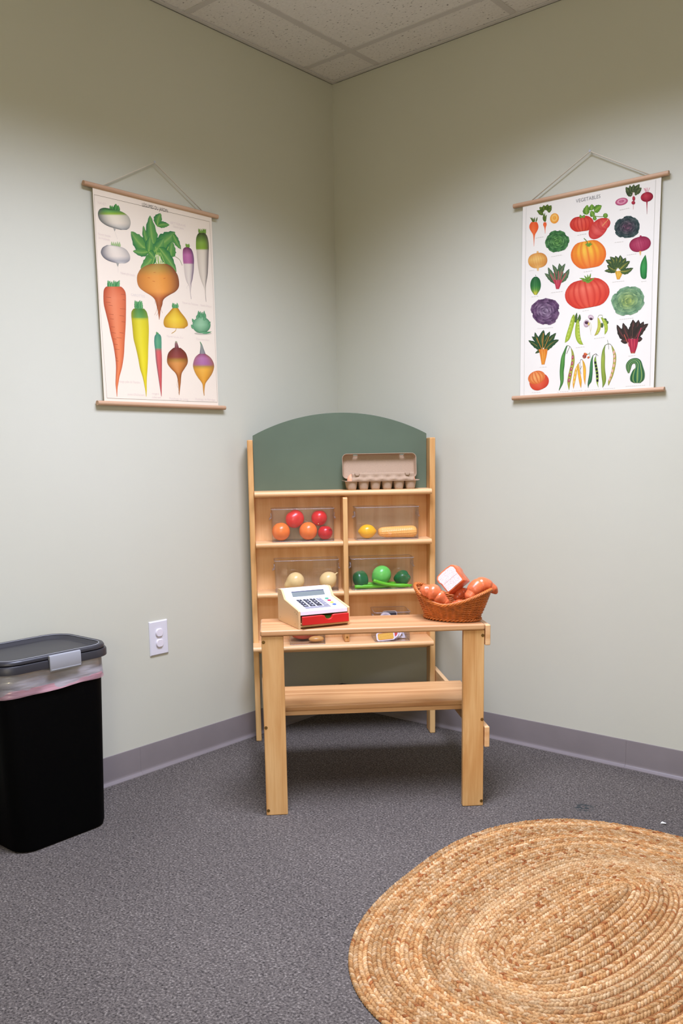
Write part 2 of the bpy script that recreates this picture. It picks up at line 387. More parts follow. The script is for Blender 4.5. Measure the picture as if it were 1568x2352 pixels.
dv = MB().prism([(0.0635, 0.406), (-0.044, 0.406), (-0.0455, 0.41)]+[(-0.0365-0.0095*math.cos(a), 0.968+0.0095*math.sin(a)) for a in [PI/2*k/6 for k in range(7)]]+[(0.0635, 0.9775)], 0.361, 0.380, 'x')
dv.build('divider', W_Z, stand, bevel=0.003)
sbox('cross_rail', 0.022, 0.7115, -0.063, -0.045, 0.352, 0.3835, W_X)
# side rails joining back unit and counter
c0 = (K(0.7048, 0, 0)-BO); ruR, rnR = c0.dot(BU), c0.dot(BN)
for z0, z1 in ((0.534, 0.600), (0.198, 0.266)):
    sbox('side_rail', 0.7352, 0.7520, -0.070, rnR+0.001, z0, z1, W_Y, 0.003)
sbox('side_rail', 0.0300, 0.0460, -0.060, 0.672, 0.198, 0.266, W_Y, 0.003)
# the counter (own slight skew)
crot = CA-BA; cl = CO-BO; cloc = (cl.dot(BU), -cl.dot(BN), 0)
def cbox(name, u0, u1, n0, n1, z0, z1, mat, bevel=0.003, parent=stand, seg=2):
    return MB().box(u0, u1, -n1, -n0, z0, z1).build(name, mat, parent, bevel=bevel, seg=seg, loc=cloc, rotz=crot)
top = cbox('counter_top', -0.003, 0.7045, -0.203, 0.006, 0.5845, 0.6045, W_TOP, 0.006, seg=3)
for k, (u0, u1, us, mt) in enumerate(((0.0, 0.069, 0.0065, W_Z2), (0.6365, 0.7045, 0.6985, W_Z))):
    lg = cbox('leg', u0, u1, -0.022, 0.0, 0.0, 0.584, mt, 0.003)
    for zs in (0.567, 0.2915, 0.0165):
        sc = MB(); sc.cyl((us, 0.0005, zs), (us, -0.0006, zs), 0.0052, n=20); o = sc.build('screw_recess', M_SCREWHOLE, lg)
        sh = MB(); sh.cyl((us, -0.0004, zs), (us, -0.0012, zs), 0.0037, n=16); sh.box(us-.0025, us+.0025, -.0016, -.0012, zs-.0006, zs+.0006); sh.build('screw', M_BRASS, lg)
cbox('corner_stile', 0.002, 0.020, -0.075, -0.0225, 0.0, 0.583, W_Z); cbox('corner_stile', 0.6845, 0.7025, -0.075, -0.0225, 0.0, 0.583, W_Z)
cbox('lower_shelf', 0.001, 0.742, -0.5275, -0.2545, 0.2665, 0.2845, W_SHELF, 0.004, seg=3)
cbox('shelf_batten', 0.004, 0.703, -0.30, -0.262, 0.2495, 0.2660, W_X, 0.002)
sc = MB(); sc.cyl((0.3705, -0.0440, 0.425), (0.3705, -0.0470, 0.425), 0.0035, n=12); sc.build('screw', M_BRASS, stand)

# ------------------------------------------------------------------ clear bins
def make_bin(label, u0, u1, n0, n1, z0, h):
    w = u1-u0; dp = n1-n0
    b = thing('storage_bin', label, 'bin', S((u0+u1)/2, (n0+n1)/2, z0+0.0004), BA, 'clear bins on the stand shelves')
    def lp(t, off, z): # slightly tapered rounded rectangle
        k = 1+0.012*t; return rrect(w/2*k-off, dp/2*k-off, 0.008-off*0.5, z, 4)
    m = MB(); m.loft([lp(0, 0.003, 0), lp(0, 0, 0.003), lp(1, 0, h), lp(1, 0.0018, h), lp(0, 0.0018, 0.003)], True, True)
    m.build('tray', M_CLEAR, b, smooth=True, auto=30)
    rim = MB(); rim.tube(lp(1, -0.0008, h), 0.0013, 6, closed=True); rim.build('rim', M_CLEAR_EDGE, b, smooth=True)
    ft = MB(); ft.tube(lp(0, 0.001, 0.0014), 0.0012, 6, closed=True); ft.build('base_edge', M_CLEAR_EDGE, b, smooth=True)
    for sx in (-1, 1):
        hd = MB(); x = sx*(w/2*1.01)
        pts = [(x, -0.022, h*0.74), (x+sx*0.006, -0.020, h*0.70), (x+sx*0.007, 0, h*0.66), (x+sx*0.006, 0.020, h*0.70), (x, 0.022, h*0.74)]
        hd.tube(pts, 0.0022, 8); hd.tube([(x, -0.022, h*0.74), (x+sx*.002, -0.022, h*.86), (x+sx*.002, 0.022, h*.86), (x, 0.022, h*0.74)], 0.0016, 6)
        hd.build('handle', M_CLEAR_EDGE, b, smooth=True)
    return b
make_bin('clear bin holding red and orange play food, upper left cubby', 0.0865, 0.3270, -0.058, 0.040, 0.8075, 0.127)
make_bin('clear bin holding a lemon and a corn cob, upper right cubby', 0.4130, 0.6600, -0.058, 0.040, 0.8075, 0.127)
make_bin('clear bin holding two cream onions behind the cash register', 0.0940, 0.3410, -0.058, 0.040, 0.6105, 0.124)
make_bin('clear bin holding green vegetables beside the wicker basket', 0.3935, 0.6385, -0.058, 0.040, 0.6105, 0.124)
make_bin('clear bin under the counter holding a reddish roast and potato', 0.1440, 0.2820, -0.059, 0.072, 0.4055, 0.118)
make_bin('clear bin under the counter holding flat picture food pieces', 0.4790, 0.6180, -0.059, 0.072, 0.4055, 0.118)

# ------------------------------------------------------------------ play food in the bins
def glossy(name, rgb, rough=0.28, vary=0.0, bump=0, bscale=80): return plain(name, rgb, rough, 0.5, vary=vary, bscale=bscale, bump=bump, sss=0.0)
G_OR = glossy('orange_plastic', (250, 128, 50)); G_RED = glossy('tomato_red_plastic', (222, 34, 34)); G_RED2 = glossy('apple_red_plastic', (206, 28, 34))
G_LEM = glossy('lemon_plastic', (252, 188, 20)); G_CORN = glossy('corn_plastic', (252, 186, 96), 0.35)
G_ON = glossy('onion_plastic', (242, 214, 148)); G_GRN = glossy('green_pepper_plastic', (18, 104, 54)); G_APP = glossy('light_green_plastic', (108, 206, 92))
G_ASP = glossy('asparagus_plastic', (104, 196, 36)); G_POT = glossy('potato_plastic', (214, 160, 92)); G_MEAT = glossy('roast_plastic', (188, 78, 42), 0.4)
G_CRO = plain('pastry_plastic', (222, 112, 66), 0.28, 0.5, bump=0.5, bscale=48, vary=0.24)
G_INK = plain('black_ink', (50, 12, 14), 0.6)
def food(name, label, cat, mb, mat, u, n, z, group=None, rot=0.0, extra=None, rz=0.0):
    t = thing(name, label, cat, S(u, n, z), BA+rz, group)
    b = mb.build('body', mat, t, smooth=True)
    return t
def dimple(depth, sharp, low=0.0):
    def f(v, th, ph): return 1-depth*math.exp(-(th/sharp)**2)-low*math.exp(-((PI-th)/sharp)**2)
    return f
for u, lb in ((0.1214, 'orange in the upper left bin, at its left end'), (0.2280, 'orange in the middle of the upper left bin')):
    t = food('orange', 'round plastic play '+lb, 'orange', MB().ball((0, 0, 0), .0355, .0355, .0352, 28, 18, dimple(.05, .18)), G_OR, u, 0.001, 0.8112+.0350, 'oranges in the upper left bin')
    st = MB().ball((0, 0, .0338), .003, .003, .001, 10, 6); st.build('stem_scar', G_OR, t, smooth=True)
def lob(v, th, ph): return 1+0.06*math.cos(3*ph+.6)*math.sin(th)-0.10*math.exp(-(th/.3)**2)-.10*math.exp(-((PI-th)/.9)**2)*0.6
Mt = Matrix.Rotation(rad(-35), 3, 'Y')
t = thing('tomato', 'large lobed red tomato resting on top between the two oranges', 'tomato', S(.1762, -.016, .8925), BA, 'red vegetables in the upper left bin')
MB().ball((0, 0, 0), .037, .034, .036, 28, 18, lob, Mt).build('body', G_RED, t, smooth=True)
t = thing('tomato', 'round red tomato resting above the red apple', 'tomato', S(.2735, -.017, .8950), BA, 'red vegetables in the upper left bin')
MB().ball((0, 0, 0), .0312, .0312, .0312, 28, 18, dimple(.08, .25)).build('body', G_RED, t, smooth=True)
MB().ball((-.006, -.0305, -.021), .002, .002, .002, 8, 6).build('stem_scar', G_ON, t, smooth=True)
t = thing('apple', 'small red apple with black print, right end of upper left bin', 'apple', S(.2945, .004, .8112+.0272), BA, 'red vegetables in the upper left bin')
MB().ball((0, 0, 0), .029, .029, .028, 28, 18, dimple(.14, .35, .08)).build('body', G_RED2, t, smooth=True)
pr = MB()
for r0, zz in ((0, .0125), (1, .0075)):
    for k in range(5):
        a = rad(-64+7.0*k); rr = .0293*math.cos(math.asin(zz/.029))+.0003
        for da in (0,):
            p = [(rr*math.cos(a+x), rr*math.sin(a+x), zz+y) for x, y in ((0, 0), (.085, .0006), (.085, .0026), (0, .002))]
            pr.add(p, [(0, 1, 2, 3)])
pr.build('black_print', G_INK, t)
def lemf(v, th, ph):
    k = abs(math.cos(th)); return 1+0.10*max(0, (k-.9)/.1)**2
t = thing('lemon', 'yellow plastic play lemon at the left end of its bin', 'lemon', S(.4610, .0, .8112+.0275), BA)
MB().ball((0, 0, 0), .0275, .0275, .0335, 28, 18, lemf, Matrix.Rotation(rad(90), 3, 'Y')).build('body', G_LEM, t, smooth=True)
# corn cob: rows of kernels in relief
t = thing('corn_cob', 'pale orange plastic corn cob lying beside the lemon', 'corn', S(.5815, .0, .8112+.0235), BA)
cm = MB(); nl, na = 110, 84; loops = []
for i in range(nl+1):
    x = -.0765+.153*i/nl; e = min(1.0, (1-abs(x/.0785)**9))**.5 if abs(x) < .0785 else 0
    R0 = (.0205+.0025*(x/.077))*max(.35, e); lp = []
    for k in range(na):
        a = 2*PI*k/na+x*2.0; bump = .0017*(abs(math.sin(a*7)))**.6*(0.45+.55*abs(math.sin(x*420)))
        lp.append((x, (R0+bump)*math.cos(2*PI*k/na), (R0+bump)*math.sin(2*PI*k/na)))
    loops.append(lp)
cm.loft(loops); cm.build('kernels', G_CORN, t, smooth=True)
t = thing('onion', 'cream plastic onion with its neck hidden, left of the pair', 'onion', S(.1740, .0, .6142+.0352), BA, 'onions behind the register')
def oni(v, th, ph): return 1+.42*math.exp(-(th/.42)**2)
MB().ball((0, 0, 0), .035, .035, .035, 28, 20, oni, Matrix.Rotation(rad(-118), 3, 'Y')).build('body', G_ON, t, smooth=True)
t = thing('onion', 'cream plastic onion with a small pointed tip, right of the pair', 'onion', S(.3020, .0, .6142+.0345), BA, 'onions behind the register')
Mo = Matrix.Rotation(rad(52), 3, 'Y')
MB().ball((0, 0, 0), .0335, .0335, .0345, 28, 20, lambda v, th, ph: 1+.12*math.exp(-(th/.5)**2), Mo).build('body', G_ON, t, smooth=True)
MB().tube([Mo @ Vector((0, 0, .034)), Mo @ Vector((0, 0, .040)), Mo @ Vector((.002, 0, .044)), Mo @ Vector((-.002, 0, .0475))], [.005, .003, .0022, .003], 10).build('tip', G_ON, t, smooth=True)
def pep(v, th, ph): return 1-.10*(0.5-.5*math.cos(4*ph))*min(1, th/.6)-.22*math.exp(-(th/.35)**2)-.16*math.exp(-((PI-th)/.5)**2)
t = thing('bell_pepper', 'dark green bell pepper standing at the left end of its bin', 'pepper', S(.4325, -.006, .6142+.034), BA, 'bell peppers in the green bin')
MB().ball((0, 0, 0), .031, .031, .039, 32, 20, pep, Matrix.Rotation(rad(160), 3, 'X') @ Matrix.Rotation(rad(14), 3, 'Y') @ Matrix.Rotation(rad(20), 3, 'Z')).build('body', G_GRN, t, smooth=True)
t = thing('bell_pepper', 'dark green bell pepper lying at the right end of its bin', 'pepper', S(.6000, -.006, .6142+.033), BA, 'bell peppers in the green bin')
MB().ball((0, 0, 0), .033, .033, .036, 32, 20, pep, Matrix.Rotation(rad(62), 3, 'X') @ Matrix.Rotation(rad(38), 3, 'Y')).build('body', G_GRN, t, smooth=True)
t = thing('pear', 'light green plastic pear between the two dark peppers', 'pear', S(.5190, -.014, .6142+.048), BA)
MB().ball((0, 0, 0), .0375, .036, .0385, 28, 20, lambda v, th, ph: 1+.16*math.exp(-(th/.45)**2), Matrix.Rotation(rad(-125), 3, 'Y')).build('body', G_APP, t, smooth=True)
def asparagus(label, p0, p1, p2, fl=1):
    a, m_, b = [Vector(p) for p in (p0, p1, p2)]
    t = thing('asparagus', label, 'asparagus', S(a.x, a.y, a.z), BA, 'asparagus stalks in the green bin')
    def loc(p): q = p-a; return Vector((q.x, -q.y, q.z))
    pts = [loc(a*(1-s)**2+m_*2*s*(1-s)+b*s*s) for s in [k/16 for k in range(17)]]
    MB().tube(pts, [.0072]*11+[.0076, .0082, .0080, .0070, .0052, .0020], 12).build('stalk', G_ASP, t, smooth=True)
    sc = MB()
    for k in range(9):
        i = 10+k*0.65; q = pts[int(i)]+(pts[min(16, int(i)+1)]-pts[int(i)])*(i-int(i)); dr = (pts[16]-pts[10]).normalized()
        an = k*2.4; off = Vector((0, math.cos(an), math.sin(an)))*.0055
        sc.tube([q+off*.6, q+off+dr*.006, q+off*.8+dr*.013], [.001, .0026, .0006], 6)
    sc.build('bud_scales', G_ASP, t, smooth=True)
    for v in t.children: pass
    return t
asparagus('green asparagus stalk lying straight along the bin front', (.4060, .018, .6216), (.47, .018, .6220), (.560, .008, .6216))
asparagus('green asparagus stalk crossing over, its tip pointing right', (.4800, .0265, .6465), (.535, .0275, .6200), (.6340, .0285, .6225))
asparagus('green asparagus stalk lying behind the pear and mostly hidden', (.4500, -.0475, .6218), (.50, -.0475, .6218), (.590, -.0475, .6218))
t = thing('potato', 'tan plastic potato in the bin under the counter', 'potato', S(.2490, .034, .4092+.0118), BA)
MB().ball((0, 0, 0), .0295, .020, .0115, 24, 14, lambda v, th, ph: 1+.04*math.sin(2*ph+1)).build('body', G_POT, t, smooth=True)
t = thing('roast', 'reddish brown plastic roast behind the tan potato', 'play food', S(.2130, -.012, .448), BA)
MB().ball((0, 0, 0), .064, .034, .035, 28, 18, lambda v, th, ph: 1+.07*math.sin(2*ph+.5)*math.sin(th), Matrix.Rotation(rad(-5), 3, 'Y')).build('body', G_MEAT, t, smooth=True)
# flat picture food: white-edged wooden pieces with a printed face
M_PIC = plain('white_edge_board', (232, 228, 240), 0.4)
def flat_piece(label, outline, ccol, u, n, z, tilt, spin, fname='picture_piece', kern=False, scale=0.82):
    t = thing(fname, label, 'play food', S(u, n, z), BA, 'flat picture foods under the counter')
    Mx = Matrix.Rotation(rad(tilt), 3, 'X') @ Matrix.Rotation(rad(spin), 3, 'Y')
    n_ = len(outline)
    def ring(k, y): return [Mx @ Vector((a*k, y, b*k)) for a, b in outline]
    MB().loft([ring(1, .002), ring(1, -.002)]).build('board', M_PIC, t)
    if kern:
        km = MB(); ws = max(a for a, b in outline)*.86; hs = max(b for a, b in outline)*.72
        for r in range(6):
            for c in range(15):
                x = -ws+2*ws*(c+.5)/15; zz = -hs+2*hs*(r+.5)/6
                if x < -ws*.80 and abs(zz) > hs*.6: continue
                vs = [Mx @ Vector((x+dx, -.0022-dy, zz+dz)) for dx, dz, dy in ((-ws/16, -hs/7, 0), (ws/16, -hs/7, 0), (ws/16, hs/7, 0), (-ws/16, hs/7, 0), (0, 0, .001))]
                km.add(vs, [(0, 1, 4), (1, 2, 4), (2, 3, 4), (3, 0, 4)])
        bk = MB().loft([ring(.84, -.0019), ring(.84, -.0023)]); bk.build('picture', plain('corn_ground', (196, 120, 30), .5), t)
        km.build('kernels', plain('corn_yellow_print', (246, 206, 84), .45), t)['kind'] = 'stuff'
    else:
        MB().loft([ring(scale, -.0019), ring(scale, -.0024)]).build('picture', plain('print_colour', ccol, .45), t)
    return t
ovl = lambda a, b, n=20: [(a*math.cos(2*PI*k/n), b*math.sin(2*PI*k/n)) for k in range(n)]
flat_piece('flat corn picture piece at the front of the bin', rrect2(.037, .0165, .008), None, .5215, .061, .4265, -24, -4, kern=True)
flat_piece('flat red picture piece behind the corn piece', ovl(.034, .030), (206, 66, 62), .5440, .047, .4405, -20, 0)
flat_piece('flat mottled pink picture piece, third from the front', ovl(.037, .031), (196, 120, 96), .5550, .035, .4415, -16, 0, scale=.74)
flat_piece('flat wedge picture piece at the right of the fan', [(-.02, -.022), (.026, -.022), (.012, .028), (-.014, .028)], (200, 150, 90), .5800, .024, .4330, -12, 0, scale=.6)
flat_piece('tall pale oval picture piece peeking above the counter edge', ovl(.032, .050, 24), (206, 190, 200), .5330, -.010, .4610, -4, 0, scale=.86)
flat_piece('tall navy picture piece behind the pale oval one', rrect2(.030, .051, .010), (52, 54, 74), .5520, -.026, .4625, -4, 0, scale=.92)
cw = MB(); pts = []
for i in range(9):
    for j in range(7):
        pts.append((-.016+.032*i/8+random.uniform(-.002, .002), random.uniform(-.006, .006), .035*j/6*(0.6+.4*math.sin(i*1.1)**2)))
fs = [(i*7+j, (i+1)*7+j, (i+1)*7+j+1, i*7+j+1) for i in range(8) for j in range(6)]
t = cw.add(pts, fs).build('plastic_wrap', clear_plastic('crinkled_wrap', (.93, .93, .95), .12, .12), loc=S(.5940, .030, .4095), rotz=BA)
tag(t, 'crumpled clear plastic wrap at the right of the picture pieces', 'wrap')

# ------------------------------------------------------------------ egg carton
carton = thing('egg_carton', 'open tan pulp egg carton on the top shelf', 'egg carton', S(.5160, -.006, 1.0040), BA)
hx, hy = .147, .050
nu, nv = 150, 51; zs = .033
vs = []; fs = []
for j in range(nv):
    for i in range(nu):
        x = -hx+2*hx*i/(nu-1); y = -hy+2*hy*j/(nv-1)
        cx = (math.floor((x+.138)/.046)+.5)*.046-.138; cx = max(-.115, min(.115, cx)); cy = -.0235 if y < 0 else .0235
        rr = (abs(x-cx)**2.3+abs(y-cy)**2.3)**(1/2.3); k = max(0, min(1, (.0228-rr)/.0082)); k = k*k*(3-2*k)
        edge = 1 if (abs(x) < .1395 and abs(y) < .0465) else 0
        z = zs-zs*k*edge
        if not edge: z = zs+.002*(max(0, abs(x)-.1395)/.0075)
        vs.append((x, y, z))
for j in range(nv-1):
    for i in range(nu-1): fs.append((j*nu+i, j*nu+i+1, (j+1)*nu+i+1, (j+1)*nu+i))
MB().add(vs, fs).build('tray', M_PULP, carton, smooth=True, solid=.0016)
# front flap with scalloped relief
vs = []; fs = []; nu, nv = 90, 10
for j in range(nv):
    for i in range(nu):
        x = -.117+.243*i/(nu-1); f = j/(nv-1); z = zs+.0005+.0305*f
        c = abs(((x+.092)/.046+.5) % 1-.5)*2
        y = -.046+.004*f-(.006*math.exp(-((f-.25)/.22)**2)*(1-c))+.004*math.exp(-((f-.45)/.2)**2)*c
        vs.append((x, y, z))
for i in range(nu): vs.append((-.117+.243*i/(nu-1), -.028, zs+.031))
for j in range(nv): 
    for i in range(nu-1): fs.append((j*nu+i, j*nu+i+1, (j+1)*nu+i+1, (j+1)*nu+i))
MB().add(vs, fs).build('locking_flap', M_PULP, carton, smooth=True, solid=.0014)
for x in (-.097, .099): MB().prism([(x-.010, zs+.031), (x+.010, zs+.031), (x+.006, zs+.021), (x-.006, zs+.021)], -.0500, -.0440, 'y').build('lock_tab', M_PULP, carton, bevel=.001)
# lid: a tray on edge, leaning back, with two slots in its upper wall
def lidloop(kx, kz, y, n=6):
    pts = []
    for qx, qz, a0 in ((1, 1, 0), (-1, 1, 90), (-1, -1, 180), (1, -1, 270)):
        r = .018
        for k in range(n+1):
            a = rad(a0+90*k/n); pts.append((qx*(kx-r)+r*math.cos(a), y, qz*(kz-r)+r*math.sin(a)))
    # densify the long top edge
    i0 = n; a, b = pts[n], pts[n+1]; ins = [tuple(a[c]+(b[c]-a[c])*s for c in range(3)) for s in (.095, .165, .835, .905)]
    return pts[:n+1]+ins+pts[n+1:]
lid = MB(); lps = [lidloop(.1465, .0485, -.020), lidloop(.1455, .0478, -.010), lidloop(.1435, .0462, -.002), lidloop(.1415, .0445, .006), lidloop(.138, .041, .0095)]
def slot(k, i): return k == 1 and i in (7, 9) or k == 2 and i in (7, 9)
lid.loft(lps, False, True, skip=slot)
Ml = Matrix.Translation((0, .038, .0875)) @ Matrix.Rotation(rad(-7), 4, 'X')
lid.v = [tuple(Ml @ Vector(v)) for v in lid.v]
lid.build('lid', M_PULP, carton, solid=.0016, smooth=True, auto=60)
G_EGG = plain('brown_egg', (246, 176, 138), 0.35, 0.4)
for x, lb in ((-.115, 'left'), (.115, 'right')):
    e = thing('egg', 'peach plastic egg at the '+lb+' end of the carton', 'egg', S(.5160+x*1.0, -.006+.0225, 1.0125), BA, 'eggs in the carton')
    MB().ball((0, 0, .0265), .0190, .0190, .0265, 24, 16, lambda v, th, ph: 1-.04*math.cos(th)).build('shell', G_EGG, e, smooth=True)

# ------------------------------------------------------------------ toy cash register
RP = Vector((0.7166, -1.0435, 0.6048)); RA = rad(64.8)
reg = thing('cash_register', 'white and wood toy cash register with a red drawer', 'cash register', RP, RA)
RW = .176
prof_r = [(.0, .0), (.180, .0), (.180, .1035), (.174, .1055), (.150, .1055), (.145, .1025), (.122, .0775), (.003, .0575), (.0, .055)]
for x0, x1 in ((0, .0075), (RW-.0075, RW)): 
    sp = MB().prism(prof_r, x0, x1, 'x').build('side_panel', W_REG, reg, bevel=.0012)
    if x0 == 0:
        for yy, zz in ((.155, .088), (.028, .050), (.016, .046), (.160, .014), (.030, .012)):
            MB().cyl((-.0004, yy, zz), (.0004, yy, zz), .0013, n=10).build('pin', M_BRASS, sp)
inn0, inn1 = .0078, RW-.0078
MB().prism([(.0015, .0415), (.0015, .0545), (.122, .0755), (.122, .066), (.008, .0415)], inn0, inn1, 'x').build('keyboard_panel', M_WHITE, reg, bevel=.001)
MB().prism([(.1222, .066), (.1222, .0757), (.1465, .1025), (.151, .1048), (.178, .1048), (.178, .100), (.152, .099)], inn0, inn1, 'x').build('display_panel', M_WHITE, reg, bevel=.001)
MB().box(inn0, inn1, .002, .178, .004, .0095).build('base_board', W_REG, reg)
MB().box(inn0, inn1, .170, .178, .010, .0995).build('rear_panel', W_REG, reg)
M_DRW = plain('red_paint', (206, 34, 30), .4)
dz0, dz1 = .0125, .0395; mid = RW*.555
out = [(inn0+.001, dz0), (inn1-.001, dz0), (inn1-.001, dz1), (mid+.021, dz1)]
for k in range(11):
    a = PI*k/10; out.append((mid+.013*math.cos(a), dz1-.002-.0115*math.sin(a)))
out += [(mid-.021, dz1), (inn0+.001, dz1)]
drw = MB().prism(out, -.013, -.003, 'y').build('drawer', M_DRW, reg, bevel=.0018)
MB().box(inn0+.002, inn1-.002, -.003, .150, dz0, dz0+.004).build('drawer_floor', W_REG, drw)
MB().box(inn0+.002, inn1-.002, .150, .156, dz0, dz1-.004).build('drawer_back', W_REG, drw)
# frames on the two sloped plates
def plate_frame(p0, p1):  # p0 top (y,z), p1 bottom
    a = Vector((0, p0[0], p0[1])); b = Vector((0, p1[0], p1[1])); e2 = (b-a); Ln = e2.length; e2.normalize(); nn = Vector((1, 0, 0)).cross(e2)
    if nn.z < 0: nn = -nn
    return lambda x, s, h: a+Vector((x, 0, 0))+e2*(s*Ln)+nn*h
KF = plate_frame((.122, .0755), (.0015, .0545)); DF = plate_frame((.1465, .1025), (.1222, .0757))
def keybox(F, x0, x1, s0, s1, h0, h1):
    m = MB(); vs = [F(x, s, h) for x in (x0, x1) for s in (s0, s1) for h in (h0, h1)]
    m.add(vs, [(0,1,3,2), (4,6,7,5), (0,4,5,1), (2,3,7,6), (0,2,6,4), (1,5,7,3)]); return m
keybox(DF, RW*.185, RW*.83, .30, .80, .0001, .0006).build('display_window', plain('lcd_glass', (112, 120, 116), .5, .2), reg)
keybox(DF, RW*.185, RW*.83, .22, .31, .0001, .0007).build('display_shadow_strip', plain('lcd_edge_shade', (40, 40, 70), .4), reg)  # dark strip stands in for the shade along the display's upper edge
M_KEY = plain('black_key', (34, 34, 44), .4); M_GKEY = plain('grey_key', (142, 140, 148), .4); M_KINK = plain('white_key_ink', (240, 240, 245), .5)
texts = []
keys = ['123', '456', '789', 'C0.']
cols = [(.205, .300), (.335, .435), (.465, .565)]
rows_ = [(.115, .225), (.265, .375), (.415, .525), (.565, .675)]
for r in range(4):
    for c in range(3):
        x0, x1 = RW*cols[c][0], RW*cols[c][1]; k = keybox(KF, x0, x1, rows_[r][0], rows_[r][1], .0001, .0018).build('key', M_KEY, reg, bevel=.0006)
        texts.append((keys[r][c], KF, (x0+x1)/2, (rows_[r][0]+rows_[r][1])/2, k, .0105))
    x0, x1 = RW*.595, RW*.690; k = keybox(KF, x0, x1, rows_[r][0]-.01, rows_[r][1]+.01, .0001, .0016).build('function_key', M_GKEY, reg, bevel=.0005)
    texts.append(('+\u2212\u00d7\u00f7'[r], KF, (x0+x1)/2, (rows_[r][0]+rows_[r][1])/2, k, .0105))
k = keybox(KF, RW*.205, RW*.690, .715, .825, .0001, .0016).build('equals_key', M_GKEY, reg, bevel=.0005); texts.append(('=', KF, RW*.44, .77, k, .010))
for nm, rgb, s in (('green', (60, 150, 116), .19), ('red', (200, 44, 80), .355), ('yellow', (240, 200, 70), .525), ('blue', (76, 104, 200), .69)):
    m = MB(); c = KF(RW*.795, s, 0); c1 = KF(RW*.795, s, .0026); m.tube([KF(RW*.795, s, .0001), KF(RW*.795, s, .002), c1], [.0064, .0064, .0052], 20)
    b_ = m.build('round_button', plain(nm+'_button', rgb, .35), reg, smooth=True, auto=40); b_['label'] = nm+' round button'
tm = MB()
bank = MB().box(.0, .06, 0, .034, 0, .0012, Matrix.Rotation(rad(18), 3, 'X')).build('play_banknote', plain('green_banknote', (120, 170, 80), .7, vary=.2, bscale=40), loc=RP+Vector((0, 0, .0185))+Vector((math.cos(RA), math.sin(RA), 0))*.070+Vector((-math.sin(RA), math.cos(RA), 0))*.004, rotz=RA)
tag(bank, 'green play banknote showing through the notch of the red drawer', 'play money')

# ------------------------------------------------------------------ wicker basket with play bread
BP = Vector((1.0040, -0.6180, 0.6050)); BKA = rad(12)
bask = thing('wicker_basket', 'oval brown wicker basket with high ends, full of play bread', 'basket', BP, BKA)
def rimz(a): return .056+.046*abs(math.cos(a))**1.7+.006*max(0, -math.cos(a))
def bpt(a, f, off=0.0):
    rx = .088+(.040)*f**.85; ry = .058+.026*f**.85; z = .006+(rimz(a)-.006)*f
    lean = .0
    return Vector(((rx+off)*math.cos(a), (ry+off)*math.sin(a), z))
NS = 30; NA = 180
for k in range(20):
    f = (k+.5)/20.5; pts = []
    for i in range(NA):
        a = 2*PI*i/NA; ph = math.sin(a*NS/2+(PI if k % 2 else 0))
        pts.append(bpt(a, f, .0024*ph))
    MB().tube(pts, .0021, 6, closed=True).build('weaver', M_WICKER, bask, smooth=True)
for i in range(NS):
    a = 2*PI*(i+.5)/NS
    MB().tube([bpt(a, f) for f in (0, .25, .5, .75, 1)], .0022, 6).build('stake', M_WICKER, bask, smooth=True)
def twist(name, fn, r0, r, turns, strands=3):
    for s in range(strands):
        pts = []
        for i in range(300):
            a = 2*PI*i/300; q = fn(a); o_ = Vector((math.cos(a), math.sin(a), 0)); t_ = turns*a+2*PI*s/strands
            pts.append(q+o_*math.cos(t_)*r0+Vector((0, 0, 1))*math.sin(t_)*r0)
        MB().tube(pts, r, 6, closed=True).build(name, M_WICKER, bask, smooth=True)
twist('rim_strand', lambda a: bpt(a, 1.0), .0038, .0024, 13, 5)
twist('base_strand', lambda a: Vector((.094*math.cos(a), .061*math.sin(a), .0058)), .0026, .0028, 22, 2)
MB().loft([[(.090*math.cos(2*PI*k/40), .058*math.sin(2*PI*k/40), z) for k in range(40)] for z in (.003, .006)]).build('base', M_WICKER, bask)
VU = Vector((math.cos(rad(40.4)), math.sin(rad(40.4)), 0)); VN = Vector((VU.y, -VU.x, 0))
PB = Vector((1.0090, -0.6182, 0.604))
def BV(u, z, n=0): return PB+VU*u+VN*n+Vector((0, 0, z))
def zb(X, Y): # helper scale of the measured outline, metres right of / above the basket centre
    return ((X-754)*.0001875, (1023-Y)*.000187)
def croissant(label, spine, depth, segs, squash=.85):
    pts = []; rr = []
    ctrl = [BV(*zb(x, y), dpt) for (x, y, r), dpt in zip(spine, depth)]; rad_ = [r*.0001875 for x, y, r in spine]
    n = 72
    for i in range(n+1):
        s = i/n*(len(ctrl)-1); k = min(int(s), len(ctrl)-2); t = s-k
        p0, p1, p2, p3 = ctrl[max(k-1, 0)], ctrl[k], ctrl[k+1], ctrl[min(k+2, len(ctrl)-1)]
        q = (p1*2+(p2-p0)*t+(p0*2-p1*5+p2*4-p3)*t*t+(p1*3-p0-p2*3+p3)*t**3)*.5
        r = rad_[k]+(rad_[k+1]-rad_[k])*(t*t*(3-2*t))
        g = (i/n*segs) % 1.0
        r *= 0.90+.17*math.sin(PI*min(1, g*1.02))**.6*(1.1-.4*g)
        e = min(1, min(i, n-i)/4); r *= math.sqrt(max(0.02, 1-(1-e)**2))
        pts.append(q); rr.append(r)
    o = pts[n//2].copy(); base = Vector((o.x, o.y, min(p.z-r for p, r in zip(pts, rr))))
    t = thing('croissant', label, 'croissant', base, 0, 'play croissants in the basket')
    MB().tube([p-base for p in pts], rr, 18).build('crust', G_CRO, t, smooth=True)
    return t
cr1 = croissant('plastic croissant at the left end of the basket', [(190, 545, 62), (265, 500, 118), (380, 520, 140), (470, 590, 122), (560, 665, 90), (640, 735, 40)], [.030, .030, .034, .038, .042, .042], 3.6)
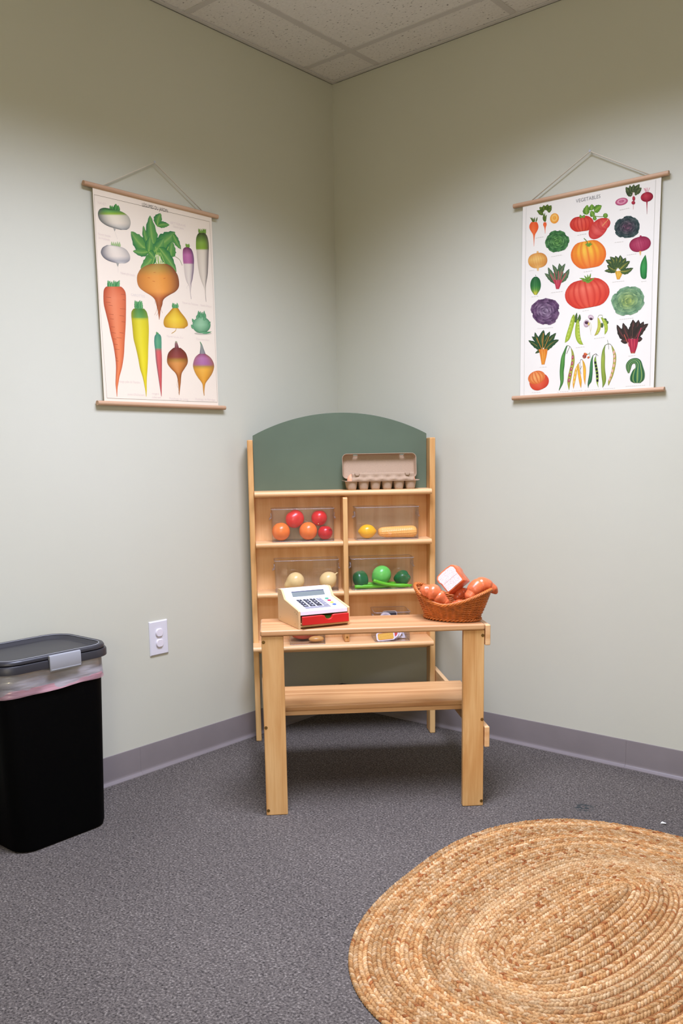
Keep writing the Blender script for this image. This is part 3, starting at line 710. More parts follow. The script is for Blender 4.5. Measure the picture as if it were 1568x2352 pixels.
cr2 = croissant('plastic croissant overhanging the right end of the basket', [(960, 660, 50), (1010, 590, 98), (1085, 500, 128), (1190, 420, 142), (1320, 430, 112), (1420, 490, 78), (1495, 575, 32)], [.036, .036, .030, .022, .016, .014, .014], 4)
cr3 = croissant('plastic croissant half hidden under the bread and right croissant', [(800, 690, 50), (830, 620, 78), (900, 570, 88), (1000, 560, 70)], [-.002, .0, -.006, -.014], 3)
cr4 = croissant('plastic croissant at the bottom of the basket, barely showing', [(690, 800, 50), (790, 745, 84), (880, 735, 84), (980, 770, 50)], [.020, .030, .034, .030], 3)
stk = MB(); sp_ = [zb(215, 435), zb(255, 420), zb(300, 560), zb(262, 575)]
# bread loaf half: toast-shaped section, pale speckled cut face
e1 = (VU*.050+Vector((0, 0, .038))).normalized(); nr = (VN*.86-VU*.42+Vector((0, 0, .20))).normalized()
e1 = (e1-nr*e1.dot(nr)).normalized(); e2 = nr.cross(e1)
if e2.z < 0: e2 = -e2
hx_, hz_ = .0355, .0320
tp = [(-hx_*.93, -hz_), (hx_*.90, -hz_), (hx_*.97, -hz_*.9), (hx_*.97, hz_*.20), (hx_*1.06, hz_*.42), (hx_*1.04, hz_*.85), (hx_*.85, hz_*1.08), (hx_*.3, hz_*1.16), (-hx_*.3, hz_*1.16), (-hx_*.85, hz_*1.08), (-hx_*1.04, hz_*.85), (-hx_*1.06, hz_*.42), (-hx_*.97, hz_*.20), (-hx_*.97, -hz_*.9)]
bc = BV(*zb(672, 290), .034)
bread = thing('bread_loaf', 'plastic half loaf of bread with a pale speckled cut face', 'bread', bc-Vector((0, 0, .055)), 0)
def brl(k, dpt): return [bc+e1*a*k+e2*b*k-nr*dpt-bread.location for a, b in tp]
MB().loft([brl(.97, 0), brl(1.0, .002), brl(1.03, .02), brl(1.02, .060), brl(.93, .072), brl(.7, .077)]).build('crust', G_CRO, bread, smooth=True, auto=45)
def mat_crumb():
    m, nt, b = newmat('bread_crumb'); lk = nt.links.new
    tc = node(nt, 'ShaderNodeTexCoord'); n = node(nt, 'ShaderNodeTexNoise'); n.inputs['Scale'].default_value = 900; n.inputs['Detail'].default_value = 1; lk(tc.outputs['Object'], n.inputs['Vector'])
    r = ramp(nt, [(0.38, L4((188, 140, 126))), (0.46, L4((226, 214, 206))), (0.6, L4((232, 224, 218)))]); lk(n.outputs['Fac'], r.inputs['Fac']); lk(r.outputs['Color'], b.inputs['Base Color']); b.inputs['Roughness'].default_value = .5
    return m
MB().loft([brl(.88, -.0002), brl(.88, -.0012)]).build('cut_face', mat_crumb(), bread)
sl = MB(); 
for s0 in (-.85, .85): pass
sl.tube([bc+e1*(-hx_*.80)+e2*(-hz_*.02)+nr*.0012-bread.location, bc+e1*(hx_*.80)+e2*(-hz_*.02)+nr*.0012-bread.location], .0004, 5)
sl.build('slice_line', plain('slice_line', (200, 150, 140), .6), bread)

# ------------------------------------------------------------------ hanging posters
PRINT_LEFT = [
('L','leafg',(-185.8,281.2,-189.9,297.3,4.5)),
('L','leafg',(-177.5,282.7,-182.2,298,4.6)),
('L','leafg',(-169.2,284.3,-174.5,298.7,4.6)),
('L','leafg',(-171.8,281.1,-165.3,306,9.8)),
('L','leafg',(-161.9,281.7,-157.2,303.6,6.6)),
('R','turn1',[(-217.2,283.7,-209,285.3),(-229.6,278.1,-187.9,286),(-236.5,269.8,-150,285.9),(-239.1,262.2,-131.9,282),(-238.5,253.3,-118,275.2),(-234.3,243.7,-111.8,265.7),(-222.8,235.4,-110.2,255.3),(-204.7,229.4,-113.1,245.4),(-178.7,226.8,-117.8,237.3),(-152.2,226,-128.4,230.1)]),
('R','greyroot',[(-182,226.8,-171.4,224.7),(-179.8,222,-174.9,220.8),(-177.3,217.1,-176.3,217.3)]),
('S',(200,195,195),0.5,[-177.2,218.4,-171.8,204.9,-166.8,193.8]),
('L','leafpale',(-190.8,162.2,-191.6,183.1,4.1)),
('L','leafpale',(-183.5,163.3,-183.9,183.6,4.1)),
('L','leafpale',(-176.1,164.5,-176.1,184.1,4.1)),
('L','leafpale',(-168.7,165.6,-168.1,187,4.1)),
('L','leafpale',(-161.3,166.8,-160.3,187.4,4.1)),
('R','turn2',[(-210.3,168.3,-192.2,171.2),(-226.3,159.2,-152.4,170.9),(-233.4,150.3,-134.2,165.7),(-236.1,140.7,-125.4,157.7),(-232.2,132.1,-120.3,149.1),(-223,124.3,-119.7,139.7),(-207.1,118.8,-123.7,131.1),(-182.6,116.4,-135.2,123.3),(-162.6,117.1,-145.6,119.5)]),
('R','greyroot',[(-177.6,116.5,-165.9,117.5),(-174.7,110.2,-168.8,111.1),(-172,105.3,-171,105.4)]),
('S',(215,205,205),0.5,[-171.1,108.1,-172,86.6]),
('L','leafb',(-15.2,174.3,-27.3,293.9,26)),
('L','leafb',(3,263.2,19.6,309.7,17.7)),
('L','leafb',(5.4,266.9,55.4,278.3,10.5)),
('L','leafb',(-40.8,175.3,-110.5,227.4,28.1)),
('L','leafb',(-40.9,173.7,-106.2,165.2,13.3)),
('L','leafb',(-29.6,185.3,-57.9,255.8,12.5)),
('L','leafb',(-5.3,195.7,79.7,258.1,27.3)),
('L','leafb',(68.1,251.1,103.3,204.4,14)),
('L','leafb',(56.8,170.2,65.6,223.8,21.6)),
('L','leafb',(-23.9,173,27,227.5,20.2)),
('L','leafb',(-41.1,170.3,-31.5,224.4,17.2)),
('S',(150,185,95),3.2,[-4.5,136.1,-40.5,180.3]),
('S',(150,185,95),3.2,[-0.1,136.7,-9.7,195]),
('S',(150,185,95),3.2,[2,137,3,190.4]),
('S',(150,185,95),3.2,[6.4,137.6,19.8,179.7]),
('S',(150,185,95),3.2,[13,138.6,47.6,204.1]),
('S',(150,185,95),3.2,[17.5,139.2,59.2,172.3]),
('S',(110,140,70),1.5,[72.8,176,94.9,167.4,106.2,149.3]),
('L','leafb',(3.3,195.4,77.9,123.5,23.3)),
('L','leafb',(-15.1,176,-77.5,113.1,20.5)),
('L','leafb',(-40.9,173.7,-16.4,154.3,15.5)),
('S',(165,200,110),2.6,[-26.2,133.6,-16.2,157.6,-4.3,176]),
('S',(165,200,110),2.6,[-12.3,135.6,-7.5,158.9,-0.8,176.5]),
('S',(165,200,110),2.6,[1.6,137.6,1.2,160.2,2.7,177.1]),
('S',(165,200,110),2.6,[15.7,139.7,10,161.5,6.2,177.6]),
('S',(165,200,110),2.6,[29.9,141.7,18.8,162.9,9.7,178.1]),
('R','beet',[(-32.6,134.7,35.4,144.5),(-54.4,125.6,52,140.8),(-76.3,112.6,65.9,132.7),(-88.5,97.8,77.8,120.7),(-94.8,83.8,85.2,108.1),(-94.7,64.2,88.6,88),(-86.5,48.8,84.9,70.4),(-66.1,38.1,69.6,54.8),(-45.3,30.7,45,41.6),(-29.4,22.6,23.4,28.8),(-21.3,13.5,12.6,17.4),(-17.7,0.4,8.7,3.4),(-13.5,-15.9,0.6,-14.4),(-10.3,-35.9,-4.1,-35.2),(-8.5,-49.2,-7.1,-49.1)]),
('S',(185,110,60),0.9,[-17.9,19.1,-15.5,-12.6,-27.7,-35.8]),
('S',(185,110,60),0.9,[5.7,13.4,1,-7.4,7.9,-25.3]),
('S',(185,110,60),0.9,[-20,20.5,-23.2,3.3]),
('S',(185,110,60),0.9,[-3.2,-4.5,-11.9,-25.7,-19.1,-36.6]),
('S',(190,90,50),1.2,[-50.4,86.7,-39.8,86.4]),
('S',(190,90,50),1.2,[-29.5,78.2,-18.8,78.2]),
('S',(190,90,50),1.2,[28.1,95.5,19.2,93.3]),
('S',(190,90,50),1.2,[-23.5,106.9,-14.8,108.8]),
('L','leafg2',(130.6,213.8,125.4,227.5,3.7)),
('L','leafg2',(134.1,214.3,130.5,227.4,3.7)),
('L','leafg2',(137.5,214.8,135.6,227.4,3.7)),
('L','leafg2',(141,215.4,141,230,3.6)),
('R','rad1',[(123,214,138.9,216.5),(114.9,208.4,148.6,213.7),(111.6,200.6,155.2,207.4),(110.4,185.9,160.4,193.5),(110.8,168.5,162.1,176.1),(112.9,154.2,160.7,161.1),(114.7,132.6,158.5,138.7),(116.7,116.8,154.6,121.9),(120.5,102.6,150.8,106.6),(127.1,90.2,145,92.6),(132.7,83.6,144,85),(136.8,61.9,140.8,62.4),(140.7,37.2,141.9,37.3)]),
('L','leafg2',(194,269.5,189,289.9,4.2)),
('L','leafg2',(199.3,270.3,196.1,290.2,4.2)),
('L','leafg2',(204.6,271.2,203.1,290.6,4.2)),
('L','leafg2',(209.8,272.1,210.4,293.6,4.2)),
('L','leafg2',(215.1,273,217.5,293.9,4.1)),
('L','leafg2',(220.4,273.9,224.6,294.3,4.1)),
('R','rad2',[(190.7,274.5,216.2,278.8),(183.3,267.7,225.2,274.7),(176.6,254.8,231.8,263.9),(174.1,236.8,235.4,246.7),(173.7,219.1,235.5,228.8),(176.1,207.7,233.9,216.6),(177.6,178.4,230.9,186.3),(181.1,149.3,227.7,155.9),(186,127.7,224.5,132.9),(194,106.4,218.1,109.5),(201.5,92.4,214.2,94),(206.9,78,212.9,78.8),(208.8,55.7,212.1,56.1),(211.9,36.5,213.2,36.6)]),
('S',(190,180,180),0.5,[131.8,86.4,123.5,78,124.1,70.7]),
('L','leafc',(-210.9,25.3,-213.9,56.8,6.5)),
('L','leafc',(-204.9,26,-206.3,55.9,6.5)),
('L','leafc',(-198.9,26.8,-198.8,55,6.5)),
('L','leafc',(-192.9,27.5,-190.8,59.9,6.5)),
('L','leafc',(-186.9,28.3,-183.2,58.9,6.4)),
('L','leafc',(-180.9,29,-175.6,58,6.4)),
('L','leafc',(-174.8,29.8,-167.5,62.9,6.4)),
('R','car1',[(-223,34.9,-162.9,42.6),(-231,26,-152.4,35.8),(-234.7,11.2,-145.2,22.1),(-235.7,-20.7,-146,-10.6),(-228.8,-52,-148.5,-43.5),(-221,-83.3,-151.5,-76.5),(-215.2,-115.1,-156,-109.8),(-207.3,-146.9,-160.6,-143.1),(-202.6,-179.1,-164.8,-176.4),(-200.3,-205.2,-170.6,-203.2),(-200.6,-228.2,-177.4,-226.8),(-203.5,-254.7,-188.1,-253.8),(-205.8,-277.9,-194.5,-277.3),(-204.9,-294.3,-198.8,-294.1),(-203.4,-320.8,-201.7,-320.7)]),
('S',(150,75,55),1,[-225.2,1.2,-205.5,1.6]),
('S',(150,75,55),1,[-227.5,-15,-208.6,-14.8]),
('S',(150,75,55),1,[-217,-23.4,-201.2,-23.6]),
('S',(150,75,55),1,[-217,-52.3,-199.1,-52.4]),
('S',(150,75,55),1,[-214,-66.5,-199.3,-67]),
('S',(150,75,55),1,[-211.7,-92.1,-197,-92.7]),
('S',(150,75,55),1,[-211.8,-111.5,-194.2,-111.9]),
('S',(150,75,55),1,[-206.2,-130.5,-193.1,-131.4]),
('S',(150,75,55),1,[-205.4,-148.3,-188.6,-148.9]),
('S',(150,75,55),1,[-202.5,-164.4,-183.1,-164.9]),
('S',(150,75,55),1,[-200.2,-192.1,-192.3,-193.5]),
('S',(150,75,55),1,[-200.9,-201.9,-188.9,-203.1]),
('S',(150,75,55),1,[-164.5,18.1,-146.2,18.4]),
('S',(150,75,55),1,[-159.5,0.9,-148.2,0.3]),
('S',(150,75,55),1,[-171.6,-29.7,-149.3,-29.2]),
('S',(150,75,55),1,[-175.1,-52.8,-156.9,-52.9]),
('S',(150,75,55),1,[-168.2,-71.7,-152.8,-72.1]),
('S',(150,75,55),1,[-178.7,-108.6,-162.5,-109.1]),
('S',(150,75,55),1,[-191.9,-126,-171.7,-126.3]),
('L','leafc',(-106.8,-26.6,-108.6,5.2,6.8)),
('L','leafc',(-100.5,-25.9,-101.6,4,6.8)),
('L','leafc',(-94.2,-25.2,-94.6,2.8,6.8)),
('L','leafc',(-87.9,-24.5,-87.1,7.7,6.9)),
('L','leafc',(-81.5,-23.8,-80.1,6.5,6.9)),
('R','car2',[(-116,-23.6,-71.7,-18.8),(-125,-34.4,-61.6,-27.7),(-127,-47.8,-57.3,-40.6),(-126.4,-57.6,-55.7,-50.5),(-124.3,-90.4,-55.2,-84),(-122.2,-123.4,-58.1,-117.9),(-113.8,-156,-61.8,-151.9),(-106.6,-188.9,-64.8,-186),(-101.1,-222.1,-69,-220.2),(-92.1,-248.6,-73.2,-247.6),(-87.1,-272.1,-75.5,-271.5),(-83,-295.7,-77,-295.5),(-81.2,-316.1,-79.5,-316.1)]),
('L','leafc',(-21.4,-101.2,-22.1,-91.1,3.6)),
('L','leafc',(-18.5,-100.9,-18.2,-92.7,3.5)),
('L','leafc',(-15.6,-100.7,-14.4,-94.4,3.5)),
('R','car3',[(-25,-99.8,-9.6,-98.4),(-32.1,-108.9,-3,-106.4),(-34.6,-129.5,-2.5,-126.8),(-32.5,-153.8,-3.9,-151.6),(-31.3,-183.7,-3.9,-181.8),(-27.6,-217.6,-5.9,-216.3),(-23,-251.8,-8.4,-251),(-18.4,-286,-10.9,-285.7),(-14.7,-312.9,-12.9,-312.9)]),
('L','leafc',(56.4,-4.8,56.1,15.8,5.1)),
('L','leafc',(62.1,-4.1,62.3,14.4,5.1)),
('L','leafc',(67.8,-3.5,68.6,13.1,5.1)),
('L','leafc',(73.5,-2.9,75.2,17.9,5)),
('S',(200,160,70),2.2,[65.9,-67.5,62.9,-79.9,44.2,-91.2]),
('R','gold',[(53.7,-3.3,78.7,-0.6),(37.1,-18.8,90.3,-13.2),(17.7,-37.9,107.9,-28.7),(10.6,-54,119.1,-43.2),(12.9,-67.4,120.2,-57.1),(27.3,-72.8,107.3,-65.3),(86.3,-70.1,104.8,-68.3)]),
('E','kohls',(191.6,-78,41.6,3.7,0.3,5)),
('L','kohl',(178,-33.9,173.9,1,6.8)),
('L','kohl',(184.6,-33.2,182.8,-0.1,6.8)),
('L','kohl',(191.3,-32.5,191.7,-1.3,6.8)),
('L','kohl',(197.9,-31.9,201,4,6.8)),
('E','kohl',(185.9,-49,43.8,4.2,1.5,29.2)),
('L','kohl',(152.9,-43.4,141.8,-30.4,5.6)),
('L','kohl',(147,-65.1,135.9,-52.1,5.6)),
('L','kohl',(219.7,-51.2,230.4,-32.2,4.6)),
('L','kohl',(175.1,-73.1,233.5,-67.8,4.3)),
('L','kohl',(163.2,-28.3,168.7,-13.6,5.5)),
('L','kohl',(196.4,-32,207.4,-6,5.6)),
('L','kohl',(184.7,-26.1,181.2,-1.7,5.9)),
('R','stemp',[(59.9,-116.5,66.3,-116),(57.1,-125.4,69.5,-124.4),(56.1,-135.9,73.5,-134.5),(52.5,-143.8,75.4,-142.1)]),
('R','ruta1',[(49.5,-140.6,82.5,-138),(26.8,-158.9,104.8,-153.1),(18.9,-180.2,113.4,-173.7),(20.1,-197.4,111.5,-191.5),(34.9,-213.8,97,-210.1),(52.3,-226.8,84.6,-224.9),(60.7,-240.3,79.6,-239.3),(64.1,-261.2,76.6,-260.6),(65.3,-282.3,72.2,-282),(65.8,-305.3,67.7,-305.2)]),
('S',(170,120,70),0.7,[63.3,-250.7,59.1,-268.5,61.8,-279]),
('S',(170,120,70),0.7,[70.1,-278.6,64.3,-300]),
('R','stemg',[(174.2,-108.8,176.6,-108.6),(177,-119.2,185.2,-118.6),(175.3,-133.6,191.2,-132.4),(170.3,-154.7,200.9,-152.5)]),
('R','ruta2',[(168.5,-152.7,199,-150.5),(150.2,-165.8,221.4,-160.8),(140.7,-182.5,235.5,-176.2),(137.4,-200.5,240,-194.1),(145.8,-221.4,231,-216.5),(159.2,-238.6,215.2,-235.6),(172.9,-252.2,199.7,-250.9),(179.6,-262.8,192.3,-262.1),(181.4,-284.4,187.3,-284.2),(183.9,-302.5,186.3,-302.4)]),
('S',(120,110,100),0.7,[-250.1,318.4,243.5,322.5]),
('S',(150,140,130),0.6,[-250.1,318.4,-252.4,31.1]),
('S',(150,140,130),0.6,[243.5,322.5,248.1,94.5]),
('S',(150,140,130),0.6,[-252.4,31.2,-243.1,-327.2]),
('S',(150,140,130),0.6,[248.1,94.7,249.5,-324.6]),
('S',(120,110,100),0.7,[-243.1,-327.2,249.5,-324.6]),
('T', 'LÉGUMES DU JARDIN', -58.4, 323.5, 109.9, (70, 70, 65)),
('T', 'NAVET', -237.3, 296.1, 31.8, (218, 200, 186)),
('T', 'BETTERAVE', 61.2, 287.3, 67.7, (218, 200, 186)),
('T', 'Géante jaune', 71.8, 277.1, 47.4, (214, 198, 184)),
('T', 'Navet boule', -243.2, 198.7, 48.1, (218, 200, 186)),
('T', 'de Hollande', -242.0, 186.8, 43.7, (218, 200, 186)),
('T', 'Navet gris boule', -161.3, 87.6, 57.3, (218, 200, 186)),
('T', 'CAROTTES', -123.6, 22.1, 57.5, (212, 200, 190)),
('T', 'Navet du Palatinat', 100.5, 21.8, 72.5, (218, 200, 186)),
('T', "Navet d'Alsace", 184.8, 22.3, 53.3, (218, 200, 186)),
('T', "Navet boule d'or", 23.3, -101.7, 75.2, (218, 200, 186)),
('T', 'Chou rave blanc', 156.9, -99.8, 65.3, (218, 200, 186)),
('T', 'rouge pâle de Flandre', -191.2, -269.0, 87.3, (218, 200, 186)),
('T', "jaune d'Achicourt", -159.0, -310.6, 71.7, (218, 200, 186)),
('T', 'rouge à', -54.6, -303.9, 30.7, (218, 200, 186)),
('T', 'collet vert', -55.3, -316.7, 39.6, (218, 200, 186)),
('T', 'Rutabaga de Laing', 22.1, -318.4, 85.4, (218, 200, 186)),
('T', 'Rutabaga de Norvège', 143.1, -316.0, 95.4, (218, 200, 186)),
]
PRINT_RIGHT = [
('L','leafo',(-209.6,277.3,-222.3,297.7,2.4)),
('L','leafo',(-207.4,278.5,-214.4,297.9,2.5)),
('L','leafo',(-204.3,277.9,-202.8,295.8,2.7)),
('L','leafo',(-198.5,276.9,-193.1,294.2,2.8)),
('L','leafo',(-206,277.5,-209,293.9,2.6)),
('R','obeet',[(-216.3,280.7,-194.1,276.9),(-222.8,272.7,-188.7,266.9),(-223.5,261.4,-188,255.5),(-217,248.9,-193.1,245),(-209.7,238.2,-199.5,236.5),(-206.8,224.4,-202.4,223.7),(-204.5,195.4,-203.6,195.3)]),
('L','leafo',(-161.3,271.7,-168.3,299.2,3.8)),
('L','leafo',(-161.3,271.7,-156.6,295.3,4.5)),
('L','leafo',(-162.1,271.8,-162.8,303.8,3.5)),
('L','leafo',(-168.5,307.9,-194.9,315.9,6.6)),
('L','leafo',(-168.3,298.1,-188.1,303.8,5.1)),
('L','leafo',(-166.4,308.2,-185,325.8,7.3)),
('L','leafo',(-164.3,311.6,-169,329.3,9.3)),
('L','leafo',(-159.9,310.8,-153,329.7,9.1)),
('L','leafo',(-155.5,308.2,-138.2,323.3,10.8)),
('L','leafo',(-153.3,305.9,-139.3,312.7,7.9)),
('R','obeet',[(-166.5,271.5,-157.8,270),(-169.4,263.7,-155.4,261.3),(-163.9,251.5,-159.5,250.7),(-161.3,232.2,-160.4,232)]),
('E','oslice',(-125.6,277.5,16.8,-6,3.8,16.4)),
('E','oslice2',(-125.7,279.4,11.4,-4.1,2.6,11.2)),
('E','oslice',(-125.7,279.4,6.3,-2.3,1.5,6.3)),
('E','tom1',(-22.1,241.6,44.4,-2,-4.8,26.9)),
('E','tom2',(39.4,215.6,27.9,26.2,-21.5,19.5)),
('E','tom2',(59,227.8,19.8,9.4,-11.9,16.8)),
('L','leafl',(-3.7,268.3,-3.3,300.2,12.5)),
('L','leafl',(14.3,279.6,12.9,299.4,10.6)),
('L','leafl',(22.5,273.8,49.2,288.4,12.5)),
('L','leafl',(20.9,258.6,10.2,278.5,8.9)),
('L','leafl',(29.3,244.5,22.8,263.7,6.2)),
('L','leafl',(-21.8,261.3,-29.5,272.9,4.4)),
('L','leafl',(-17.7,260.6,-11.8,269.8,5.2)),
('S',(110,140,60),2,[18.8,260.8,43.1,253.6,63,250.8]),
('E','leafl',(63.8,253.6,8.7,-1.5,-0.2,7.9)),
('S',(235,190,110),1.4,[54,220.4,57.8,228]),
('S',(235,190,110),1.4,[59.5,225.2,62.8,232.2]),
('S',(235,190,110),1.4,[64.9,230.1,67.8,236.4]),
('S',(235,190,110),1.4,[70.3,234.9,72.8,240.5]),
('S',(235,190,110),1.4,[75.6,239.7,77.8,244.7]),
('C','cabd',(141.3,203.9,46.8,3.7,-11.8,38.3)),
('C','cabg',(-113.6,197.4,47.5,-0.2,-8.6,39.7)),
('E','rslice',(119.3,288.4,21.6,0.9,-3.5,11.9)),
('E','rslice2',(119.2,289.1,15.6,0.7,-2.3,8)),
('E','rslice',(119.2,289.5,8.9,0.4,-1.3,4.3)),
('L','leafd',(154.4,300.1,132.8,321.7,8.5)),
('L','leafd',(154.1,308.9,132.4,331.6,8.5)),
('L','leafd',(158,306.4,145.6,335,7.8)),
('L','leafd',(159.8,309.6,159.3,334.7,8.5)),
('L','leafd',(163.7,307.1,179,331.9,9.8)),
('L','leafd',(166.4,304.8,186.5,319,9.7)),
('L','leafd',(163.8,301.8,176.9,306.3,5.5)),
('S',(235,200,205),2.4,[159.5,285.2,157.9,309.9]),
('E','rbeet',(161.2,290.1,4.9,-0.9,-0.3,7.7)),
('E','rbeet',(160.2,277.3,6.5,-1.2,-0.2,5.6)),
('S',(190,60,80),0.9,[160.3,274.5,160.9,256.2]),
('S',(215,90,125),1.2,[201.3,301.6,194.5,316.8]),
('S',(215,90,125),1.2,[203.2,302,201.9,316.7]),
('S',(215,90,125),1.2,[206.2,301.4,207.1,315.7]),
('S',(215,90,125),1.2,[208.8,300.2,213.8,314.4]),
('S',(215,90,125),1.2,[205.1,300.9,197.5,314.8]),
('E','rbeet',(205.6,287,20.4,0.9,-4.4,15.3)),
('R','rbeet',[(201.2,275.7,210.9,273.9),(204.4,268.2,208.2,267.5),(207.6,232.9,208.3,232.7)]),
('R','onec',[(-192.6,177.2,-185.6,176.1),(-193.4,170.8,-184.6,169.5),(-197.7,165.8,-178.7,162.9)]),
('E','oneb',(-188.5,144.5,38,0.3,-5.7,26.4)),
('R','onec',[(-192.4,120.9,-182.2,119.5),(-189.6,109,-184.2,108.3)]),
('E','pump',(4.9,136.2,64.2,0.6,-10.6,48.6)),
('S',(100,130,60),2.6,[6.1,166.4,-1.2,180.4,-12.6,192.5]),
('L','leafl',(6,170.1,-7.1,169.6,3.5)),
('L','leafl',(6,170.1,19.4,168,3.3)),
('L','leafl',(6,170.1,9.5,160.4,3.5)),
('L','leafl',(6,170.1,-0.7,162,3.5)),
('L','leafl',(6,170.1,14,174.3,3.3)),
('R','ronn',[(186.3,169.7,191.6,168.8),(184.9,164.3,193.3,162.9)]),
('E','ron',(187.6,141.6,35.9,2.8,-6.9,23.7)),
('R','onec',[(185.4,119.7,193,118.6),(188.5,106.2,191.6,105.7)]),
('R','ystem',[(102.3,66.7,133.6,65.9),(106.6,55.2,128.2,52.3),(111.1,39.4,120.1,38.2)]),
('L','chy',(108.2,65.9,65.7,73.6,7.2)),
('L','chy',(108.1,69.5,75.1,90.5,9.6)),
('L','chy',(108,73.1,69.4,108.4,11)),
('L','chy',(110,72.8,85,116.9,11.6)),
('L','chy',(111.8,76.2,103.5,117.1,10)),
('L','chy',(115,75.8,120.7,116.7,12.1)),
('L','chy',(117.8,71.7,140,105.2,12.4)),
('L','chy',(119.9,69.7,154.7,92.3,11.3)),
('L','chy',(122,63.9,167,68.4,9.8)),
('R','pea',[(206.7,104.2,208.2,103.9),(200.6,95.5,210.8,94),(193.9,82.4,213.6,79.5),(190.8,65.1,214.6,61.7),(192.2,47.1,214.1,44.1),(194.8,36.1,213.8,33.5),(201.1,28.8,210.2,27.6)]),
('L','chr',(-109,54.3,-159.4,96.1,8.9)),
('L','chr',(-109.1,58.1,-146.7,114.5,10.2)),
('L','chr',(-107.1,61.6,-129.9,121.6,9)),
('L','chr',(-105,65.2,-103.3,122.3,12.2)),
('L','chr',(-102.8,61.1,-80.7,118.3,10.6)),
('L','chr',(-102.7,57.3,-64.6,98,11.4)),
('S',(200,80,95),2.2,[-108.7,38.4,-137.9,89.8]),
('S',(200,80,95),2.2,[-109.5,38.5,-122.9,95.3]),
('S',(200,80,95),2.2,[-107.8,38.3,-105.7,96.7]),
('S',(200,80,95),2.2,[-106.1,38.1,-90.7,92.7]),
('S',(200,80,95),2.2,[-105.2,38,-77.8,85.3]),
('R','rstem',[(-124.4,68.9,-92.2,64.7),(-118.5,53,-96.1,50),(-113.8,36.4,-102.6,35)]),
('R','cuke',[(-200.7,89.9,-189.2,88.3),(-209.5,84.1,-180.1,80.2),(-215.2,73.3,-175.1,68),(-216.3,59.8,-173.9,54.4),(-212.9,45.8,-177.6,41.4),(-206.4,35.3,-184.1,32.6),(-199.5,27.1,-189.7,25.9)]),
('S',(70,110,60),1.5,[-193.6,88.9,-196.4,95.8]),
('E','tomb',(3.6,6.6,81.6,4.3,-12.1,51.2)),
('L','leafl',(4.5,46.3,-25.6,61.4,3.2)),
('L','leafl',(4.5,46.3,-16.2,50.8,3.3)),
('L','leafl',(4.5,46.3,-8.4,68.4,3)),
('L','leafl',(4.5,46.3,3.9,70.4,3.3)),
('L','leafl',(4.5,46.3,16.1,72.4,3.4)),
('L','leafl',(4.5,46.3,30.8,55.7,3.7)),
('L','leafl',(4.5,46.3,20.8,47.8,3.5)),
('L','leafl',(4.5,46.3,2.6,40.9,3.4)),
('L','leafl',(4.5,46.3,12.9,41.5,2.8)),
('C','cabs',(152.5,-35.6,59.9,13.4,-19.7,48.7)),
('C','cabp',(-154.9,-35.4,61.1,-16.2,9,49)),
('L','cho',(-161,-170.1,-220,-131.5,10.1)),
('L','cho',(-163.2,-170,-206.7,-118.9,11.4)),
('L','cho',(-161.1,-162.3,-194.4,-105.2,10.9)),
('L','cho',(-160.2,-162.4,-160.2,-100.7,16)),
('L','cho',(-158.9,-162.5,-134.9,-108.6,11.7)),
('L','cho',(-156.6,-166.6,-110.8,-115.6,12.4)),
('L','cho',(-154.3,-172.7,-99.4,-140.6,12)),
('L','cho',(-165.4,-169.8,-192.1,-179.3,5.1)),
('R','ostem',[(-178.9,-166.7,-142.4,-168.6),(-173.1,-184.8,-145.1,-187.1),(-165.3,-221.7,-153.7,-221.7)]),
('S',(235,150,60),1.6,[-163.2,-170,-159.9,-111.7]),
('S',(235,150,60),1.4,[-158.7,-170.3,-137.6,-125.5]),
('S',(235,150,60),1.4,[-165.4,-169.8,-186.4,-124.8]),
('L','chd',(162.9,-168.5,115.9,-110.7,12.2)),
('L','chd',(164.7,-165,137.4,-106.7,12.6)),
('L','chd',(166.5,-161.5,172.1,-99.4,16.5)),
('L','chd',(174.3,-162.2,191.4,-102.2,15.1)),
('L','chd',(178.2,-162.6,209.2,-109.8,14.4)),
('L','chd',(182,-162.9,224.6,-117.9,12.8)),
('L','chd',(159,-168.1,131.5,-165.6,9.6)),
('L','chd',(187.8,-163.5,207,-165.2,8.8)),
('S',(200,60,90),2.2,[181,-188.4,201.9,-128.6]),
('S',(215,100,80),1.8,[161.6,-186.7,142.6,-144.6]),
('S',(120,80,70),1.2,[170.7,-169.2,172.5,-111.1]),
('R','rstem2',[(154.8,-160.4,193.6,-164),(162,-186.7,189.5,-189.1),(168.2,-209.2,182.2,-210.4)]),
('R','gourd',[(160.7,-275,165.7,-274.6),(153.5,-259.7,170.7,-259.1),(153.7,-243.1,172.7,-250.8),(166.9,-229.3,177.2,-244.8),(188.1,-226.6,184.2,-245.4),(203.8,-235.9,186.2,-258.4),(212.2,-256.6,177.2,-266.9),(219.2,-279,168.9,-286.6),(217.6,-299.1,170.6,-301.6),(204.6,-310.3,183.3,-309)]),
('E','turb1',(-174.3,-282.7,36.1,12.7,-13.8,26.1)),
('E','turb2',(-185,-266.1,33.4,8.6,-9.4,22.3)),
('L','leafk',(-37.1,-87,-32.1,-53.9,5.5)),
('L','leafk',(-28.7,-87.8,-21,-60.3,5.9)),
('E','leafk',(-34.8,-79.6,5.6,-2.4,2.7,6.8)),
('R','pod',[(-46.2,-59.5,-41.2,-59.6),(-53.5,-73.1,-39.1,-74.6),(-59.7,-93.7,-42.3,-94),(-67.7,-117.4,-49,-116.1),(-72.9,-135.2,-55.3,-135.4),(-74.6,-146.6,-61.9,-145.5),(-75.2,-152.7,-73.8,-152.4)]),
